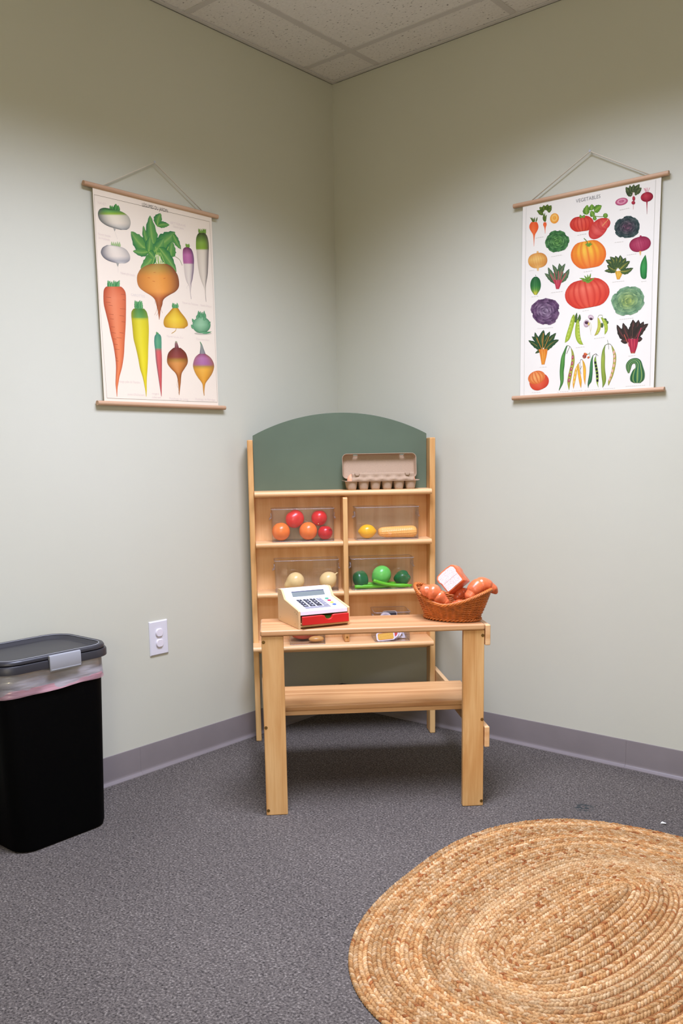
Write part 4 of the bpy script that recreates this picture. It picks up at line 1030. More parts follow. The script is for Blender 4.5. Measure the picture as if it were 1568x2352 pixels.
('R','pod',[(-29.8,-77.9,-25.2,-78.4),(-34.5,-90.3,-21.9,-91.6),(-37.3,-111.2,-20.2,-109.9),(-35.9,-132.6,-18,-131.3),(-28.7,-151.6,-13.4,-148.4),(-18.3,-162.4,-6.6,-162.7),(-4.9,-165.1,-3.6,-165.2)]),
('E','podp',(-49.2,-75.1,3.7,-0.4,-0.1,4)),
('E','podp',(-53.1,-88.3,3.7,-0.4,-0.1,4)),
('E','podp',(-56.2,-100.2,3.7,-0.4,-0.1,4)),
('E','podp',(-59.3,-112.1,3.7,-0.4,-0.1,4)),
('E','podp',(-63.2,-125.4,3.8,-0.4,-0.1,4)),
('E','podp',(-66.3,-137.4,3.8,-0.4,-0.1,4)),
('E','podp',(-26,-94.2,3.7,-0.4,-0.1,3.9)),
('E','podp',(-24.9,-104.9,3.7,-0.4,-0.1,3.9)),
('E','podp',(-24.3,-115.5,3.7,-0.4,-0.1,3.9)),
('E','podp',(-22.6,-127.8,3.7,-0.4,-0.1,4)),
('E','podp',(-21,-138.6,3.7,-0.3,-0.1,4)),
('E','podp',(-17.8,-149.5,3.7,-0.3,-0.1,4)),
('E','flow',(20.7,-75,10.3,-4.5,2.7,7)),
('E','flowd',(21.2,-80.7,5.9,-1.6,0.6,3.8)),
('E','flow',(4.8,-94.3,10.5,-2.8,2.1,12.2)),
('E','flowd',(5.6,-92.1,7.2,-1.9,0.9,5.2)),
('E','flowy',(13.1,-96.7,3,-0.3,-0.2,5.4)),
('S',(190,185,110),0.7,[17.9,-92.7,18.4,-110.7,23.2,-135.2]),
('S',(190,185,110),0.7,[18.7,-91.3,24.1,-106.8,20.4,-122.9]),
('E','leafk',(62.3,-106.2,5.2,-0.5,-0.2,8.2)),
('E','leafk',(73.1,-89.5,5.8,-0.6,-0.2,5.3)),
('E','leafk',(80.6,-98.5,5.1,-0.5,-0.2,5.3)),
('R','pody',[(45.4,-79.9,50.3,-81.2),(46.3,-95.6,56.9,-96.7),(46.2,-110.5,58.1,-111.7),(41.8,-125,53.5,-126.2),(37.2,-135.1,44.5,-135.8),(35.6,-138.2,36.6,-138.3)]),
('R','pod',[(57,-79.7,63.5,-80.4),(63.5,-93,76.4,-93.6),(70.1,-108.5,82.3,-106.8),(72.5,-122.1,83.3,-123.2),(72.5,-134,78.5,-133.1),(73,-137.8,73.6,-137.8)]),
('E','podp',(51.4,-93.2,2.9,-0.3,-0.1,3.6)),
('E','podp',(52.5,-102.2,2.9,-0.3,-0.1,3.6)),
('E','podp',(52.8,-112.7,2.9,-0.3,-0.1,3.6)),
('E','podp',(49.9,-122.8,2.9,-0.3,-0.1,3.6)),
('E','podp',(46.9,-131.5,2.9,-0.3,-0.1,3.6)),
('E','podp',(68.3,-90.5,2.9,-0.3,-0.1,3.6)),
('E','podp',(72.7,-101.3,2.9,-0.3,-0.1,3.6)),
('E','podp',(76.3,-113.6,2.9,-0.3,-0.1,3.6)),
('E','podp',(77.4,-125.6,2.9,-0.3,-0.1,3.6)),
('S',(130,150,90),0.9,[46.1,-79.2,51.6,-71.2,63,-73.6,61.6,-82.4]),
('R','bean',[(-69.1,-163.2,-64.8,-164.4),(-77.3,-177.9,-68.8,-175.5),(-88,-201.7,-73.7,-201.3),(-91.7,-227.8,-74.7,-229.1),(-92.9,-251.1,-77.3,-252.2),(-91.5,-274.5,-76.7,-275.5),(-89.6,-293.4,-79.4,-294),(-95.2,-317.3,-93.4,-317.9)]),
('R','bean2',[(-51.8,-174.7,-49.2,-174.9),(-48.9,-189.5,-42.1,-187),(-48.4,-208,-37,-207.4),(-50.4,-227.8,-37.3,-228.8),(-55.9,-250.6,-43,-251.5),(-60.5,-271.9,-47.2,-275.9),(-62.5,-292,-51,-294.2),(-55.9,-318,-54.7,-318.1)]),
('E','seedr',(-44.2,-206,4,-1,1.2,7.2)),
('E','seedp',(-43.4,-204.9,1.7,-0.4,0.5,3)),
('E','seedr',(-45.4,-226.7,4,-0.9,1.2,7.2)),
('E','seedp',(-44.6,-225.5,1.7,-0.4,0.5,3)),
('E','seedr',(-48.6,-246.5,4,-0.9,1.2,7.2)),
('E','seedp',(-47.8,-245.3,1.7,-0.4,0.5,3)),
('E','seedr',(-52.9,-266.2,4.1,-0.9,1.2,7.2)),
('E','seedp',(-52.1,-265.1,1.7,-0.4,0.5,3)),
('E','seedr',(-56.2,-284.6,4.1,-0.9,1.2,7.2)),
('E','seedp',(-55.4,-283.4,1.7,-0.4,0.5,3)),
('S',(80,100,60),1.1,[-69.1,-164,-64,-163.4,-55.4,-167.5,-49.7,-175.7]),
('S',(100,100,90),1.3,[-56.2,-168.2,-63.5,-182.2,-67.9,-191.8]),
('R','beany',[(-21.6,-228.2,-19.6,-228.3),(-33,-246,-25.4,-246.6),(-37.6,-264.2,-27.8,-264.9),(-40.8,-285.6,-31.5,-286.2),(-41.3,-301,-35,-301.4),(-38.9,-314.3,-38,-314.4)]),
('E','seedc',(-28.8,-246.4,2.7,-0.5,0.7,5.7)),
('E','seedc',(-31.8,-260,2.7,-0.5,0.7,5.7)),
('E','seedc',(-34.8,-276.7,2.7,-0.5,0.7,5.8)),
('E','seedc',(-36.9,-292,2.7,-0.5,0.8,5.8)),
('R','beany',[(-25.8,-230.5,-20.2,-230.9),(-25.3,-248.1,-17.5,-245.6),(-22.3,-268.3,-12.7,-265.9),(-18.4,-287,-8,-286.2),(-14.6,-302.7,-8,-298.5),(-10.1,-313.4,-9.1,-313.5)]),
('R','beany',[(-7.7,-217.3,-6,-217.5),(-5.1,-232.8,1.5,-228.7),(-3.5,-249.7,6.8,-247.4),(-2.1,-269.7,7.4,-267.3),(0,-285.2,6.7,-285.6),(5.2,-303.9,5.9,-303.9)]),
('S',(95,100,95),1.1,[-20.8,-227.8,-15.8,-227.4,-14.4,-247.4,-10.2,-266.1]),
('S',(95,100,95),1.1,[-15.8,-227.4,-12.7,-215.4,-6,-218.2]),
('S',(95,100,95),1.1,[-13.5,-249,-8.8,-237.9]),
('E','flowo',(0.4,-205.8,6.2,-3.7,3.8,6)),
('E','flowo2',(4.3,-198.5,6.6,-2.7,1.4,3.6)),
('E','flowo2',(15.5,-210.8,4,1.8,-1.9,3)),
('S',(90,120,60),1.2,[11,-199.1,19.2,-198.2,19.9,-193]),
('S',(90,120,60),1,[19.2,-198.2,22.6,-212.1]),
('R','beand',[(31.5,-204.5,33.5,-205.4),(24.1,-222.9,31.8,-220.4),(21.4,-243.9,32.6,-244.7),(20.3,-266.6,32.3,-269),(16.1,-292.3,29.4,-293.2),(15.2,-304.5,20.9,-304.8),(16.9,-315.6,17.7,-315.7)]),
('R','beanl',[(39.4,-212,43.5,-212.3),(36.8,-225.4,44.6,-222.9),(40.9,-248.4,49.7,-246),(44.7,-269.8,54.1,-267.5),(46.3,-291.2,55.5,-291.8),(48.6,-301.2,53.5,-301.5),(55.2,-316.1,55.9,-315.8)]),
('E','seedk',(41.6,-231,3.6,-0.3,-0.1,4.8)),
('E','seedk',(44.4,-242.6,3.6,-0.3,-0.1,4.8)),
('E','seedk',(46.9,-254.1,3.6,-0.3,-0.1,4.9)),
('E','seedk',(49.2,-266.4,3.6,-0.3,-0.1,4.9)),
('E','seedk',(50,-278.5,3.6,-0.2,-0.1,4.9)),
('E','seedk',(51.2,-292.3,3.6,-0.2,-0.1,4.9)),
('S',(70,80,70),1.2,[31.8,-205.3,44,-200.7,41.9,-212.9]),
('S',(70,80,70),1,[44,-200.7,51.6,-208.4]),
('R','bean3',[(74.9,-174.1,77.3,-175),(66.5,-191.7,74.9,-190.9),(63.1,-213.9,76.6,-213.5),(62.8,-239.4,76.9,-240.5),(64.2,-262.1,78.7,-261.6),(66.8,-283.4,82.6,-284.5),(69.8,-301.8,80.4,-302.4),(70.3,-316.9,71.6,-317)]),
('R','bean2',[(98.3,-178,100.7,-178.2),(102,-193.2,110.3,-193.9),(106.2,-211.4,116.4,-212.2),(106.4,-233.7,116.4,-236),(103.1,-255.9,112.7,-259.6),(98.2,-276.5,107.1,-280.1),(90.8,-297.1,99.1,-297.6),(91.2,-311,92.8,-311.1)]),
('E','seedw',(108.6,-201.2,3.2,-0.7,0.7,6.1)),
('E','seedw',(110.6,-214.7,3.2,-0.7,0.7,6.1)),
('E','seedw',(111.4,-229.7,3.2,-0.7,0.7,6.1)),
('E','seedw',(109.2,-245.9,3.2,-0.7,0.7,6.1)),
('E','seedw',(105,-263.5,3.2,-0.6,0.7,6.2)),
('E','seedw',(100.6,-278.2,3.2,-0.6,0.7,6.2)),
('E','seedw',(96.2,-291.4,3.2,-0.6,0.7,6.2)),
('S',(90,110,70),1.2,[75.7,-174.5,86,-171,94.9,-173.2,99.6,-178.9]),
('S',(90,110,70),1.1,[83.2,-157.3,87.7,-174.1,89,-189.1]),
('T', 'VEGETABLES', -45.6, 320.3, 89.2, (112, 110, 108)),
('S',(196,194,192),0.7,[-197.5,222.9,-191.5,222.8]),
('S',(196,194,192),0.7,[-189.2,222.7,-183.3,222.6]),
('S',(196,194,192),0.7,[-181,222.5,-175.1,222.4]),
('S',(196,194,192),0.7,[-172.8,222.3,-166.9,222.2]),
('S',(196,194,192),0.7,[-134.9,149.5,-128.8,149.6]),
('S',(196,194,192),0.7,[-126.5,149.7,-120.5,149.7]),
('S',(196,194,192),0.7,[-118.2,149.8,-112.2,149.9]),
('S',(196,194,192),0.7,[-109.8,149.9,-103.9,150]),
('S',(196,194,192),0.7,[-101.6,150,-95.6,150.1]),
('S',(196,194,192),0.7,[-36.9,206.3,-30.5,206.3]),
('S',(196,194,192),0.7,[-28.1,206.3,-21.8,206.2]),
('S',(196,194,192),0.7,[-19.3,206.2,-13.1,206.2]),
('S',(196,194,192),0.7,[-10.6,206.2,-4.4,206.1]),
('S',(196,194,192),0.7,[99.3,160.9,105.3,160.6]),
('S',(196,194,192),0.7,[107.6,160.4,113.6,160.1]),
('S',(196,194,192),0.7,[115.9,160,121.9,159.7]),
('S',(196,194,192),0.7,[124.2,159.6,130.1,159.3]),
('S',(196,194,192),0.7,[113.6,262.6,118.7,262.7]),
('S',(196,194,192),0.7,[120.7,262.7,125.8,262.8]),
('S',(196,194,192),0.7,[127.7,262.9,132.8,263]),
('S',(196,194,192),0.7,[134.8,263,139.9,263.1]),
('S',(196,194,192),0.7,[141.8,263.1,146.9,263.2]),
('S',(196,194,192),0.7,[143.6,113.6,148.6,113.5]),
('S',(196,194,192),0.7,[150.5,113.5,155.5,113.4]),
('S',(196,194,192),0.7,[157.5,113.4,162.4,113.3]),
('S',(196,194,192),0.7,[164.3,113.3,169.3,113.2]),
('S',(196,194,192),0.7,[171.2,113.2,176.1,113.1]),
('S',(196,194,192),0.7,[-10.8,80.5,-4.5,80.4]),
('S',(196,194,192),0.7,[-2.1,80.4,4.2,80.3]),
('S',(196,194,192),0.7,[6.7,80.3,12.9,80.2]),
('S',(196,194,192),0.7,[15.3,80.2,21.6,80.1]),
('S',(196,194,192),0.7,[-220.8,113.4,-215.8,113.3]),
('S',(196,194,192),0.7,[-213.8,113.3,-208.8,113.2]),
('S',(196,194,192),0.7,[-206.8,113.2,-201.8,113.2]),
('S',(190,190,185),0.6,[-237.2,335.3,-237.5,90.5]),
('S',(190,190,185),0.6,[233.2,336,233.8,27.3]),
('S',(196,194,192),0.7,[-211.5,21.2,-204,21]),
('S',(196,194,192),0.7,[-201.1,21,-193.6,20.8]),
('S',(196,194,192),0.7,[-190.7,20.7,-183.2,20.6]),
('S',(196,194,192),0.7,[-132.2,26.1,-125.5,26]),
('S',(196,194,192),0.7,[-122.9,25.9,-116.2,25.8]),
('S',(196,194,192),0.7,[-113.6,25.8,-107,25.7]),
('S',(196,194,192),0.7,[-104.4,25.6,-97.8,25.5]),
('S',(196,194,192),0.7,[-95.3,25.5,-88.7,25.4]),
('S',(196,194,192),0.7,[95.5,32.4,100.7,32.3]),
('S',(196,194,192),0.7,[102.8,32.3,108,32.2]),
('S',(196,194,192),0.7,[110,32.1,115.2,32]),
('S',(196,194,192),0.7,[117.2,32,122.4,31.8]),
('S',(196,194,192),0.7,[124.4,31.8,129.5,31.7]),
('S',(196,194,192),0.7,[131.5,31.6,136.6,31.5]),
('S',(196,194,192),0.7,[196.5,21,201.1,21]),
('S',(196,194,192),0.7,[202.8,21,207.3,21]),
('S',(196,194,192),0.7,[209.1,21,213.6,21]),
('S',(196,194,192),0.7,[125.2,-93.4,130.5,-93.4]),
('S',(196,194,192),0.7,[132.5,-93.5,137.7,-93.5]),
('S',(196,194,192),0.7,[139.8,-93.5,145,-93.6]),
('S',(196,194,192),0.7,[147,-93.6,152.2,-93.7]),
('S',(196,194,192),0.7,[154.2,-93.7,159.4,-93.8]),
('S',(196,194,192),0.7,[161.4,-93.8,166.6,-93.9]),
('S',(196,194,192),0.7,[168.6,-93.9,173.8,-94]),
('S',(196,194,192),0.7,[-11.4,-50.7,-4.9,-50.5]),
('S',(196,194,192),0.7,[-2.4,-50.4,4,-50.2]),
('S',(196,194,192),0.7,[6.5,-50.2,12.9,-50]),
('S',(196,194,192),0.7,[-184.8,-92.8,-178.9,-93]),
('S',(196,194,192),0.7,[-176.7,-93.1,-170.9,-93.3]),
('S',(196,194,192),0.7,[-168.6,-93.4,-162.8,-93.6]),
('S',(196,194,192),0.7,[-160.6,-93.6,-154.8,-93.8]),
('S',(196,194,192),0.7,[-152.6,-93.9,-146.8,-94.1]),
('S',(196,194,192),0.7,[-144.6,-94.2,-138.9,-94.4]),
('S',(196,194,192),0.7,[-136.7,-94.4,-130.9,-94.6]),
('S',(196,194,192),0.7,[-128.7,-94.7,-123,-94.9]),
('S',(196,194,192),0.7,[34.6,-148.5,40.5,-148.3]),
('S',(196,194,192),0.7,[42.8,-148.3,48.7,-148.1]),
('S',(196,194,192),0.7,[50.9,-148,56.8,-147.9]),
('S',(196,194,192),0.7,[59,-147.8,64.9,-147.7]),
('S',(196,194,192),0.7,[67.1,-147.6,72.9,-147.5]),
('S',(196,194,192),0.7,[-33.3,-173.4,-26.8,-173.3]),
('S',(196,194,192),0.7,[-24.3,-173.2,-17.9,-173.1]),
('S',(196,194,192),0.7,[-15.4,-173.1,-9,-172.9]),
('S',(196,194,192),0.7,[-6.5,-172.9,-0.2,-172.8]),
('S',(196,194,192),0.7,[-173.1,-230.1,-165.6,-230.4]),
('S',(196,194,192),0.7,[-162.7,-230.5,-155.2,-230.8]),
('S',(196,194,192),0.7,[-152.3,-230.9,-144.9,-231.1]),
('S',(196,194,192),0.7,[160.7,-217.8,167.2,-217.7]),
('S',(196,194,192),0.7,[169.8,-217.7,176.3,-217.6]),
('S',(196,194,192),0.7,[178.8,-217.6,185.3,-217.5]),
('S',(196,194,192),0.7,[154.3,-318.4,159.4,-318.3]),
('S',(196,194,192),0.7,[161.4,-318.3,166.4,-318.3]),
('S',(196,194,192),0.7,[168.4,-318.3,173.5,-318.3]),
('S',(196,194,192),0.7,[175.4,-318.3,180.5,-318.3]),
('S',(196,194,192),0.7,[182.4,-318.3,187.5,-318.3]),
('S',(196,194,192),0.7,[189.4,-318.3,194.4,-318.2]),
('S',(196,194,192),0.7,[196.4,-318.2,201.4,-318.2]),
('S',(196,194,192),0.7,[203.3,-318.2,208.3,-318.2]),
('S',(196,194,192),0.7,[210.3,-318.2,215.2,-318.2]),
('S',(196,194,192),0.7,[217.2,-318.2,222.1,-318.2]),
('S',(196,194,192),0.7,[-203,-319.7,-196.3,-319.7]),
('S',(196,194,192),0.7,[-193.7,-319.7,-187,-319.7]),
('S',(196,194,192),0.7,[-184.4,-319.7,-177.8,-319.7]),
('S',(196,194,192),0.7,[-175.2,-319.7,-168.6,-319.8]),
('S',(196,194,192),0.7,[-100.4,-323.4,-93.8,-323.4]),
('S',(196,194,192),0.7,[-91.3,-323.3,-84.7,-323.2]),
('S',(196,194,192),0.7,[-82.2,-323.2,-75.6,-323.1]),
('S',(196,194,192),0.7,[-73.1,-323.1,-66.6,-323]),
('S',(196,194,192),0.7,[-64,-323,-57.5,-322.9]),
('S',(196,194,192),0.7,[-44.3,-322.7,-38.2,-322.6]),
('S',(196,194,192),0.7,[-35.8,-322.6,-29.7,-322.5]),
('S',(196,194,192),0.7,[-27.3,-322.4,-21.2,-322.3]),
('S',(196,194,192),0.7,[-18.8,-322.3,-12.8,-322.2]),
('S',(196,194,192),0.7,[-10.4,-322.2,-4.4,-322.1]),
('S',(196,194,192),0.7,[4.3,-323.6,10.5,-323.4]),
('S',(196,194,192),0.7,[12.9,-323.3,19,-323.2]),
('S',(196,194,192),0.7,[21.4,-323.1,27.5,-322.9]),
('S',(196,194,192),0.7,[29.8,-322.9,35.9,-322.7]),
('S',(196,194,192),0.7,[38.3,-322.7,44.3,-322.5]),
('S',(196,194,192),0.7,[46.7,-322.4,52.7,-322.3]),
('S',(196,194,192),0.7,[55.1,-322.2,61.1,-322.1]),
('S',(196,194,192),0.7,[72.4,-322.5,78,-322.4]),
('S',(196,194,192),0.7,[80.2,-322.4,85.8,-322.2]),
('S',(196,194,192),0.7,[87.9,-322.2,93.5,-322]),
('S',(196,194,192),0.7,[95.7,-322,101.2,-321.9]),
('S',(196,194,192),0.7,[103.4,-321.8,108.9,-321.7]),
('S',(196,194,192),0.7,[111.1,-321.6,116.6,-321.5]),
('S',(190,190,185),0.6,[-237.5,89.8,-234.9,-328]),
('S',(190,190,185),0.6,[233.9,26.6,238.3,-322.3]),
]
def cat(r, n): # catmull-rom through rows
    out = []
    for k in range(len(r)-1):
        p0, p1, p2, p3 = r[max(k-1, 0)], r[k], r[k+1], r[min(k+2, len(r)-1)]
        for i in range(n):
            t = i/n; out.append([.5*(2*b+(c-a)*t+(2*a-5*b+4*c-d)*t*t+(3*b-a-3*c+d)*t**3) for a, b, c, d in zip(p0, p1, p2, p3)])
    out.append(list(r[-1])); return out
# style: (colour stops along the length, edge colour, left edge weight, right edge weight, rib count, rib strength, end weight)
ST = {
 'turn1': ([(0, (40, 84, 44)), (.22, (96, 160, 84)), (.34, (150, 190, 60)), (.40, (240, 232, 210)), (.68, (240, 228, 212)), (.86, (196, 192, 184)), (1, (150, 150, 148))], (96, 98, 96), .95, .4, 0, 0, 0),
 'turn2': ([(0, (190, 186, 184)), (.12, (240, 230, 218)), (.6, (240, 228, 216)), (.82, (180, 178, 180)), (1, (214, 208, 204))], (100, 100, 108), .95, .4, 0, 0, 0),
 'greyroot': ([(0, (170, 168, 160)), (1, (150, 150, 146))], (200, 196, 188), .5, .5, 0, 0, 0),
 'beet': ([(0, (176, 140, 70)), (.10, (196, 158, 76)), (.22, (240, 160, 72)), (.5, (244, 162, 76)), (.62, (196, 110, 60)), (.75, (170, 94, 56)), (1, (196, 110, 70))], (126, 74, 52), .45, .95, 0, 0, .1),
 'rad1': ([(0, (112, 48, 84)), (.06, (150, 82, 122)), (.14, (194, 112, 164)), (.30, (184, 104, 156)), (.315, (234, 222, 208)), (.9, (228, 216, 206)), (1, (150, 140, 150))], (96, 76, 104), .15, .9, 0, 0, 0),
 'rad2': ([(0, (60, 70, 36)), (.06, (90, 120, 50)), (.14, (132, 172, 66)), (.23, (130, 170, 52)), (.245, (232, 220, 202)), (.9, (226, 214, 200)), (1, (150, 140, 140))], (92, 84, 84), .2, .9, 0, 0, 0),
 'car1': ([(0, (220, 112, 76)), (.1, (238, 136, 96)), (.5, (238, 134, 88)), (1, (236, 130, 80))], (160, 66, 44), .75, .5, 0, 0, 0),
 'car2': ([(0, (70, 130, 66)), (.10, (104, 160, 84)), (.118, (226, 214, 52)), (.6, (238, 222, 44)), (1, (226, 206, 40))], (170, 150, 36), .75, .45, 0, 0, 0),
 'car3': ([(0, (80, 150, 120)), (.12, (96, 166, 124)), (.24, (90, 160, 120)), (.255, (220, 98, 98)), (1, (210, 84, 84))], (66, 110, 120), .5, .3, 0, 0, 0),
 'gold': ([(0, (222, 176, 50)), (.4, (246, 212, 64)), (.8, (232, 178, 60)), (1, (196, 130, 50))], (160, 100, 40), .6, .65, 0, 0, .2),
 'kohl': ([(0, (140, 190, 150)), (.5, (150, 200, 160)), (1, (104, 156, 116))], (66, 120, 88), .5, .75, 0, 0, .2),
 'kohls': ([(0, (190, 188, 176)), (1, (200, 194, 182))], (216, 208, 196), .5, .5, 0, 0, .3),
 'stemp': ([(0, (180, 200, 150)), (.3, (150, 110, 110)), (1, (120, 60, 66))], (90, 40, 46), .4, .5, 0, 0, 0),
 'stemg': ([(0, (60, 160, 70)), (.3, (150, 170, 150)), (1, (158, 150, 158))], (110, 106, 116), .5, .6, 6, .2, 0),
 'ruta1': ([(0, (120, 56, 56)), (.20, (146, 68, 60)), (.25, (176, 130, 54)), (.32, (224, 150, 76)), (.5, (214, 136, 66)), (.6, (180, 108, 52)), (1, (190, 120, 60))], (110, 60, 34), .55, .7, 0, 0, 0),
 'ruta2': ([(0, (150, 84, 120)), (.1, (184, 118, 170)), (.26, (176, 110, 164)), (.30, (190, 150, 70)), (.36, (246, 182, 70)), (.6, (236, 166, 56)), (1, (206, 140, 48))], (150, 100, 60), .4, .7, 0, 0, 0),
 'obeet': ([(0, (236, 92, 44)), (.35, (242, 110, 56)), (1, (232, 110, 60))], (216, 76, 36), .3, .5, 0, 0, 0),
 'oslice': ([(0, (240, 176, 80)), (1, (238, 166, 66))], (232, 140, 50), .3, .7, 0, 0, .3),
 'oslice2': ([(0, (246, 196, 110)), (1, (244, 190, 100))], (246, 200, 120), .3, .3, 0, 0, .3),
 'rslice': ([(0, (200, 110, 142)), (1, (186, 96, 130))], (170, 60, 100), .5, .5, 0, 0, .4),
 'rslice2': ([(0, (220, 150, 172)), (1, (214, 140, 164))], (226, 168, 184), .3, .3, 0, 0, .3),
 'tom1': ([(0, (206, 62, 48)), (.3, (226, 92, 74)), (.7, (222, 74, 56)), (1, (214, 82, 48))], (176, 36, 34), .5, .5, 9, .22, .25),
 'tom2': ([(0, (208, 66, 56)), (.5, (222, 92, 84)), (1, (206, 62, 58))], (176, 44, 46), .5, .5, 5, .12, .2),
 'tomb': ([(0, (206, 70, 54)), (.3, (236, 112, 90)), (.65, (226, 84, 66)), (1, (228, 84, 58))], (196, 52, 42), .55, .5, 10, .24, .3),
 'pump': ([(0, (240, 184, 50)), (.35, (246, 196, 66)), (.7, (240, 150, 54)), (1, (230, 116, 48))], (226, 110, 44), .85, .85, 8, .26, .3),
 'oneb': ([(0, (226, 164, 84)), (.4, (238, 194, 110)), (.75, (220, 160, 80)), (1, (234, 190, 110))], (190, 116, 56), .35, .75, 12, .08, .25),
 'onec': ([(0, (226, 176, 96)), (1, (238, 206, 160))], (206, 150, 80), .5, .5, 0, 0, 0),
 'ron': ([(0, (150, 44, 76)), (.4, (180, 66, 98)), (1, (166, 48, 82))], (126, 30, 60), .5, .6, 14, .12, .3),
 'ronn': ([(0, (170, 60, 90)), (1, (166, 50, 84))], (126, 30, 60), .5, .6, 0, 0, 0),
 'rbeet': ([(0, (170, 40, 56)), (.4, (186, 52, 66)), (1, (140, 20, 44))], (110, 16, 40), .3, .75, 0, 0, .3),
 'ystem': ([(0, (222, 184, 80)), (.5, (240, 196, 84)), (1, (232, 170, 66))], (200, 140, 40), .6, .6, 5, .3, 0),
 'pea': ([(0, (56, 130, 60)), (.5, (64, 160, 80)), (1, (40, 120, 56))], (28, 96, 50), .6, .6, 6, .15, 0),
 'rstem': ([(0, (190, 80, 90)), (.5, (206, 74, 90)), (1, (196, 60, 74))], (160, 40, 60), .6, .6, 5, .25, 0),
 'rstem2': ([(0, (190, 60, 80)), (.4, (206, 66, 84)), (.9, (196, 56, 72)), (1, (214, 130, 60))], (140, 30, 60), .6, .6, 5, .3, 0),
 'ostem': ([(0, (230, 140, 60)), (.4, (240, 164, 64)), (1, (238, 160, 56))], (206, 110, 34), .6, .6, 5, .25, 0),
 'cuke': ([(0, (40, 96, 54)), (.5, (56, 124, 62)), (.7, (100, 156, 64)), (.9, (220, 206, 60)), (1, (226, 210, 70))], (34, 84, 50), .6, .6, 6, .12, 0),
 'gourd': ([(0, (50, 100, 60)), (.5, (52, 112, 76)), (1, (36, 92, 62))], (28, 72, 50), .6, .6, 5, -.25, 0),
 'turb1': ([(0, (222, 110, 76)), (.6, (224, 92, 60)), (1, (214, 72, 48))], (190, 52, 44), .4, .6, 0, 0, .3),
 'turb2': ([(0, (238, 150, 86)), (.5, (242, 172, 100)), (1, (232, 136, 70))], (206, 92, 46), .6, .6, 7, .28, .3),
 'pod': ([(0, (150, 176, 56)), (.5, (176, 198, 70)), (1, (160, 186, 56))], (124, 152, 40), .6, .6, 0, 0, 0),
 'podp': ([(0, (200, 214, 110)), (1, (180, 200, 80))], (172, 194, 68), .8, .8, 0, 0, .6),
 'pody': ([(0, (196, 194, 80)), (.5, (206, 204, 90)), (1, (180, 170, 60))], (150, 130, 40), .6, .6, 0, 0, 0),
 'leafl': ([(0, (130, 170, 70)), (1, (96, 140, 50))], (70, 110, 40), .6, .6, 0, 0, .3),
 'leafk': ([(0, (84, 112, 60)), (1, (68, 96, 52))], (54, 78, 44), .6, .6, 0, 0, .3),
 'flow': ([(0, (206, 186, 196)), (.5, (220, 202, 210)), (1, (190, 164, 178))], (170, 140, 156), .5, .5, 0, 0, .4),
 'flowd': ([(0, (84, 50, 70)), (1, (60, 36, 54))], (110, 80, 96), .4, .4, 0, 0, .3),
 'flowy': ([(0, (226, 206, 120)), (1, (210, 186, 90))], (190, 160, 70), .4, .4, 0, 0, .3),
 'flowo': ([(0, (220, 100, 60)), (.5, (150, 70, 66)), (1, (190, 110, 90))], (120, 40, 40), .4, .5, 0, 0, .3),
 'flowo2': ([(0, (236, 130, 60)), (1, (200, 80, 50))], (150, 60, 40), .4, .5, 0, 0, .3),
 'bean': ([(0, (60, 110, 56)), (.25, (92, 156, 70)), (.5, (76, 142, 62)), (.75, (90, 152, 72)), (1, (60, 110, 56))], (44, 92, 46), .7, .7, 0, 0, 0),
 'beand': ([(0, (60, 110, 66)), (.3, (70, 136, 78)), (.6, (58, 122, 72)), (1, (50, 100, 60))], (34, 82, 54), .7, .7, 0, 0, 0),
 'bean2': ([(0, (150, 160, 70)), (.5, (184, 180, 74)), (1, (166, 166, 60))], (130, 130, 46), .7, .7, 0, 0, 0),
 'bean3': ([(0, (110, 140, 60)), (.3, (160, 180, 74)), (.6, (146, 168, 66)), (1, (120, 146, 56))], (104, 128, 46), .7, .7, 0, 0, 0),
 'beanl': ([(0, (130, 166, 66)), (1, (156, 186, 70))], (110, 140, 50), .7, .7, 0, 0, 0),
 'beany': ([(0, (210, 170, 60)), (.5, (246, 190, 60)), (1, (226, 160, 50))], (206, 130, 36), .7, .7, 0, 0, 0),
 'seedr': ([(0, (170, 66, 84)), (1, (186, 84, 96))], (130, 40, 60), .6, .6, 0, 0, .4),
 'seedp': ([(0, (226, 166, 176)), (1, (216, 146, 160))], (206, 130, 146), .5, .5, 0, 0, .4),
 'seedk': ([(0, (40, 38, 44)), (1, (28, 26, 32))], (20, 20, 24), .4, .4, 0, 0, .3),
 'seedw': ([(0, (240, 200, 180)), (1, (232, 176, 160))], (216, 140, 120), .7, .7, 0, 0, .5),
 'seedc': ([(0, (244, 226, 140)), (1, (240, 214, 110))], (220, 176, 70), .7, .7, 0, 0, .5),
}
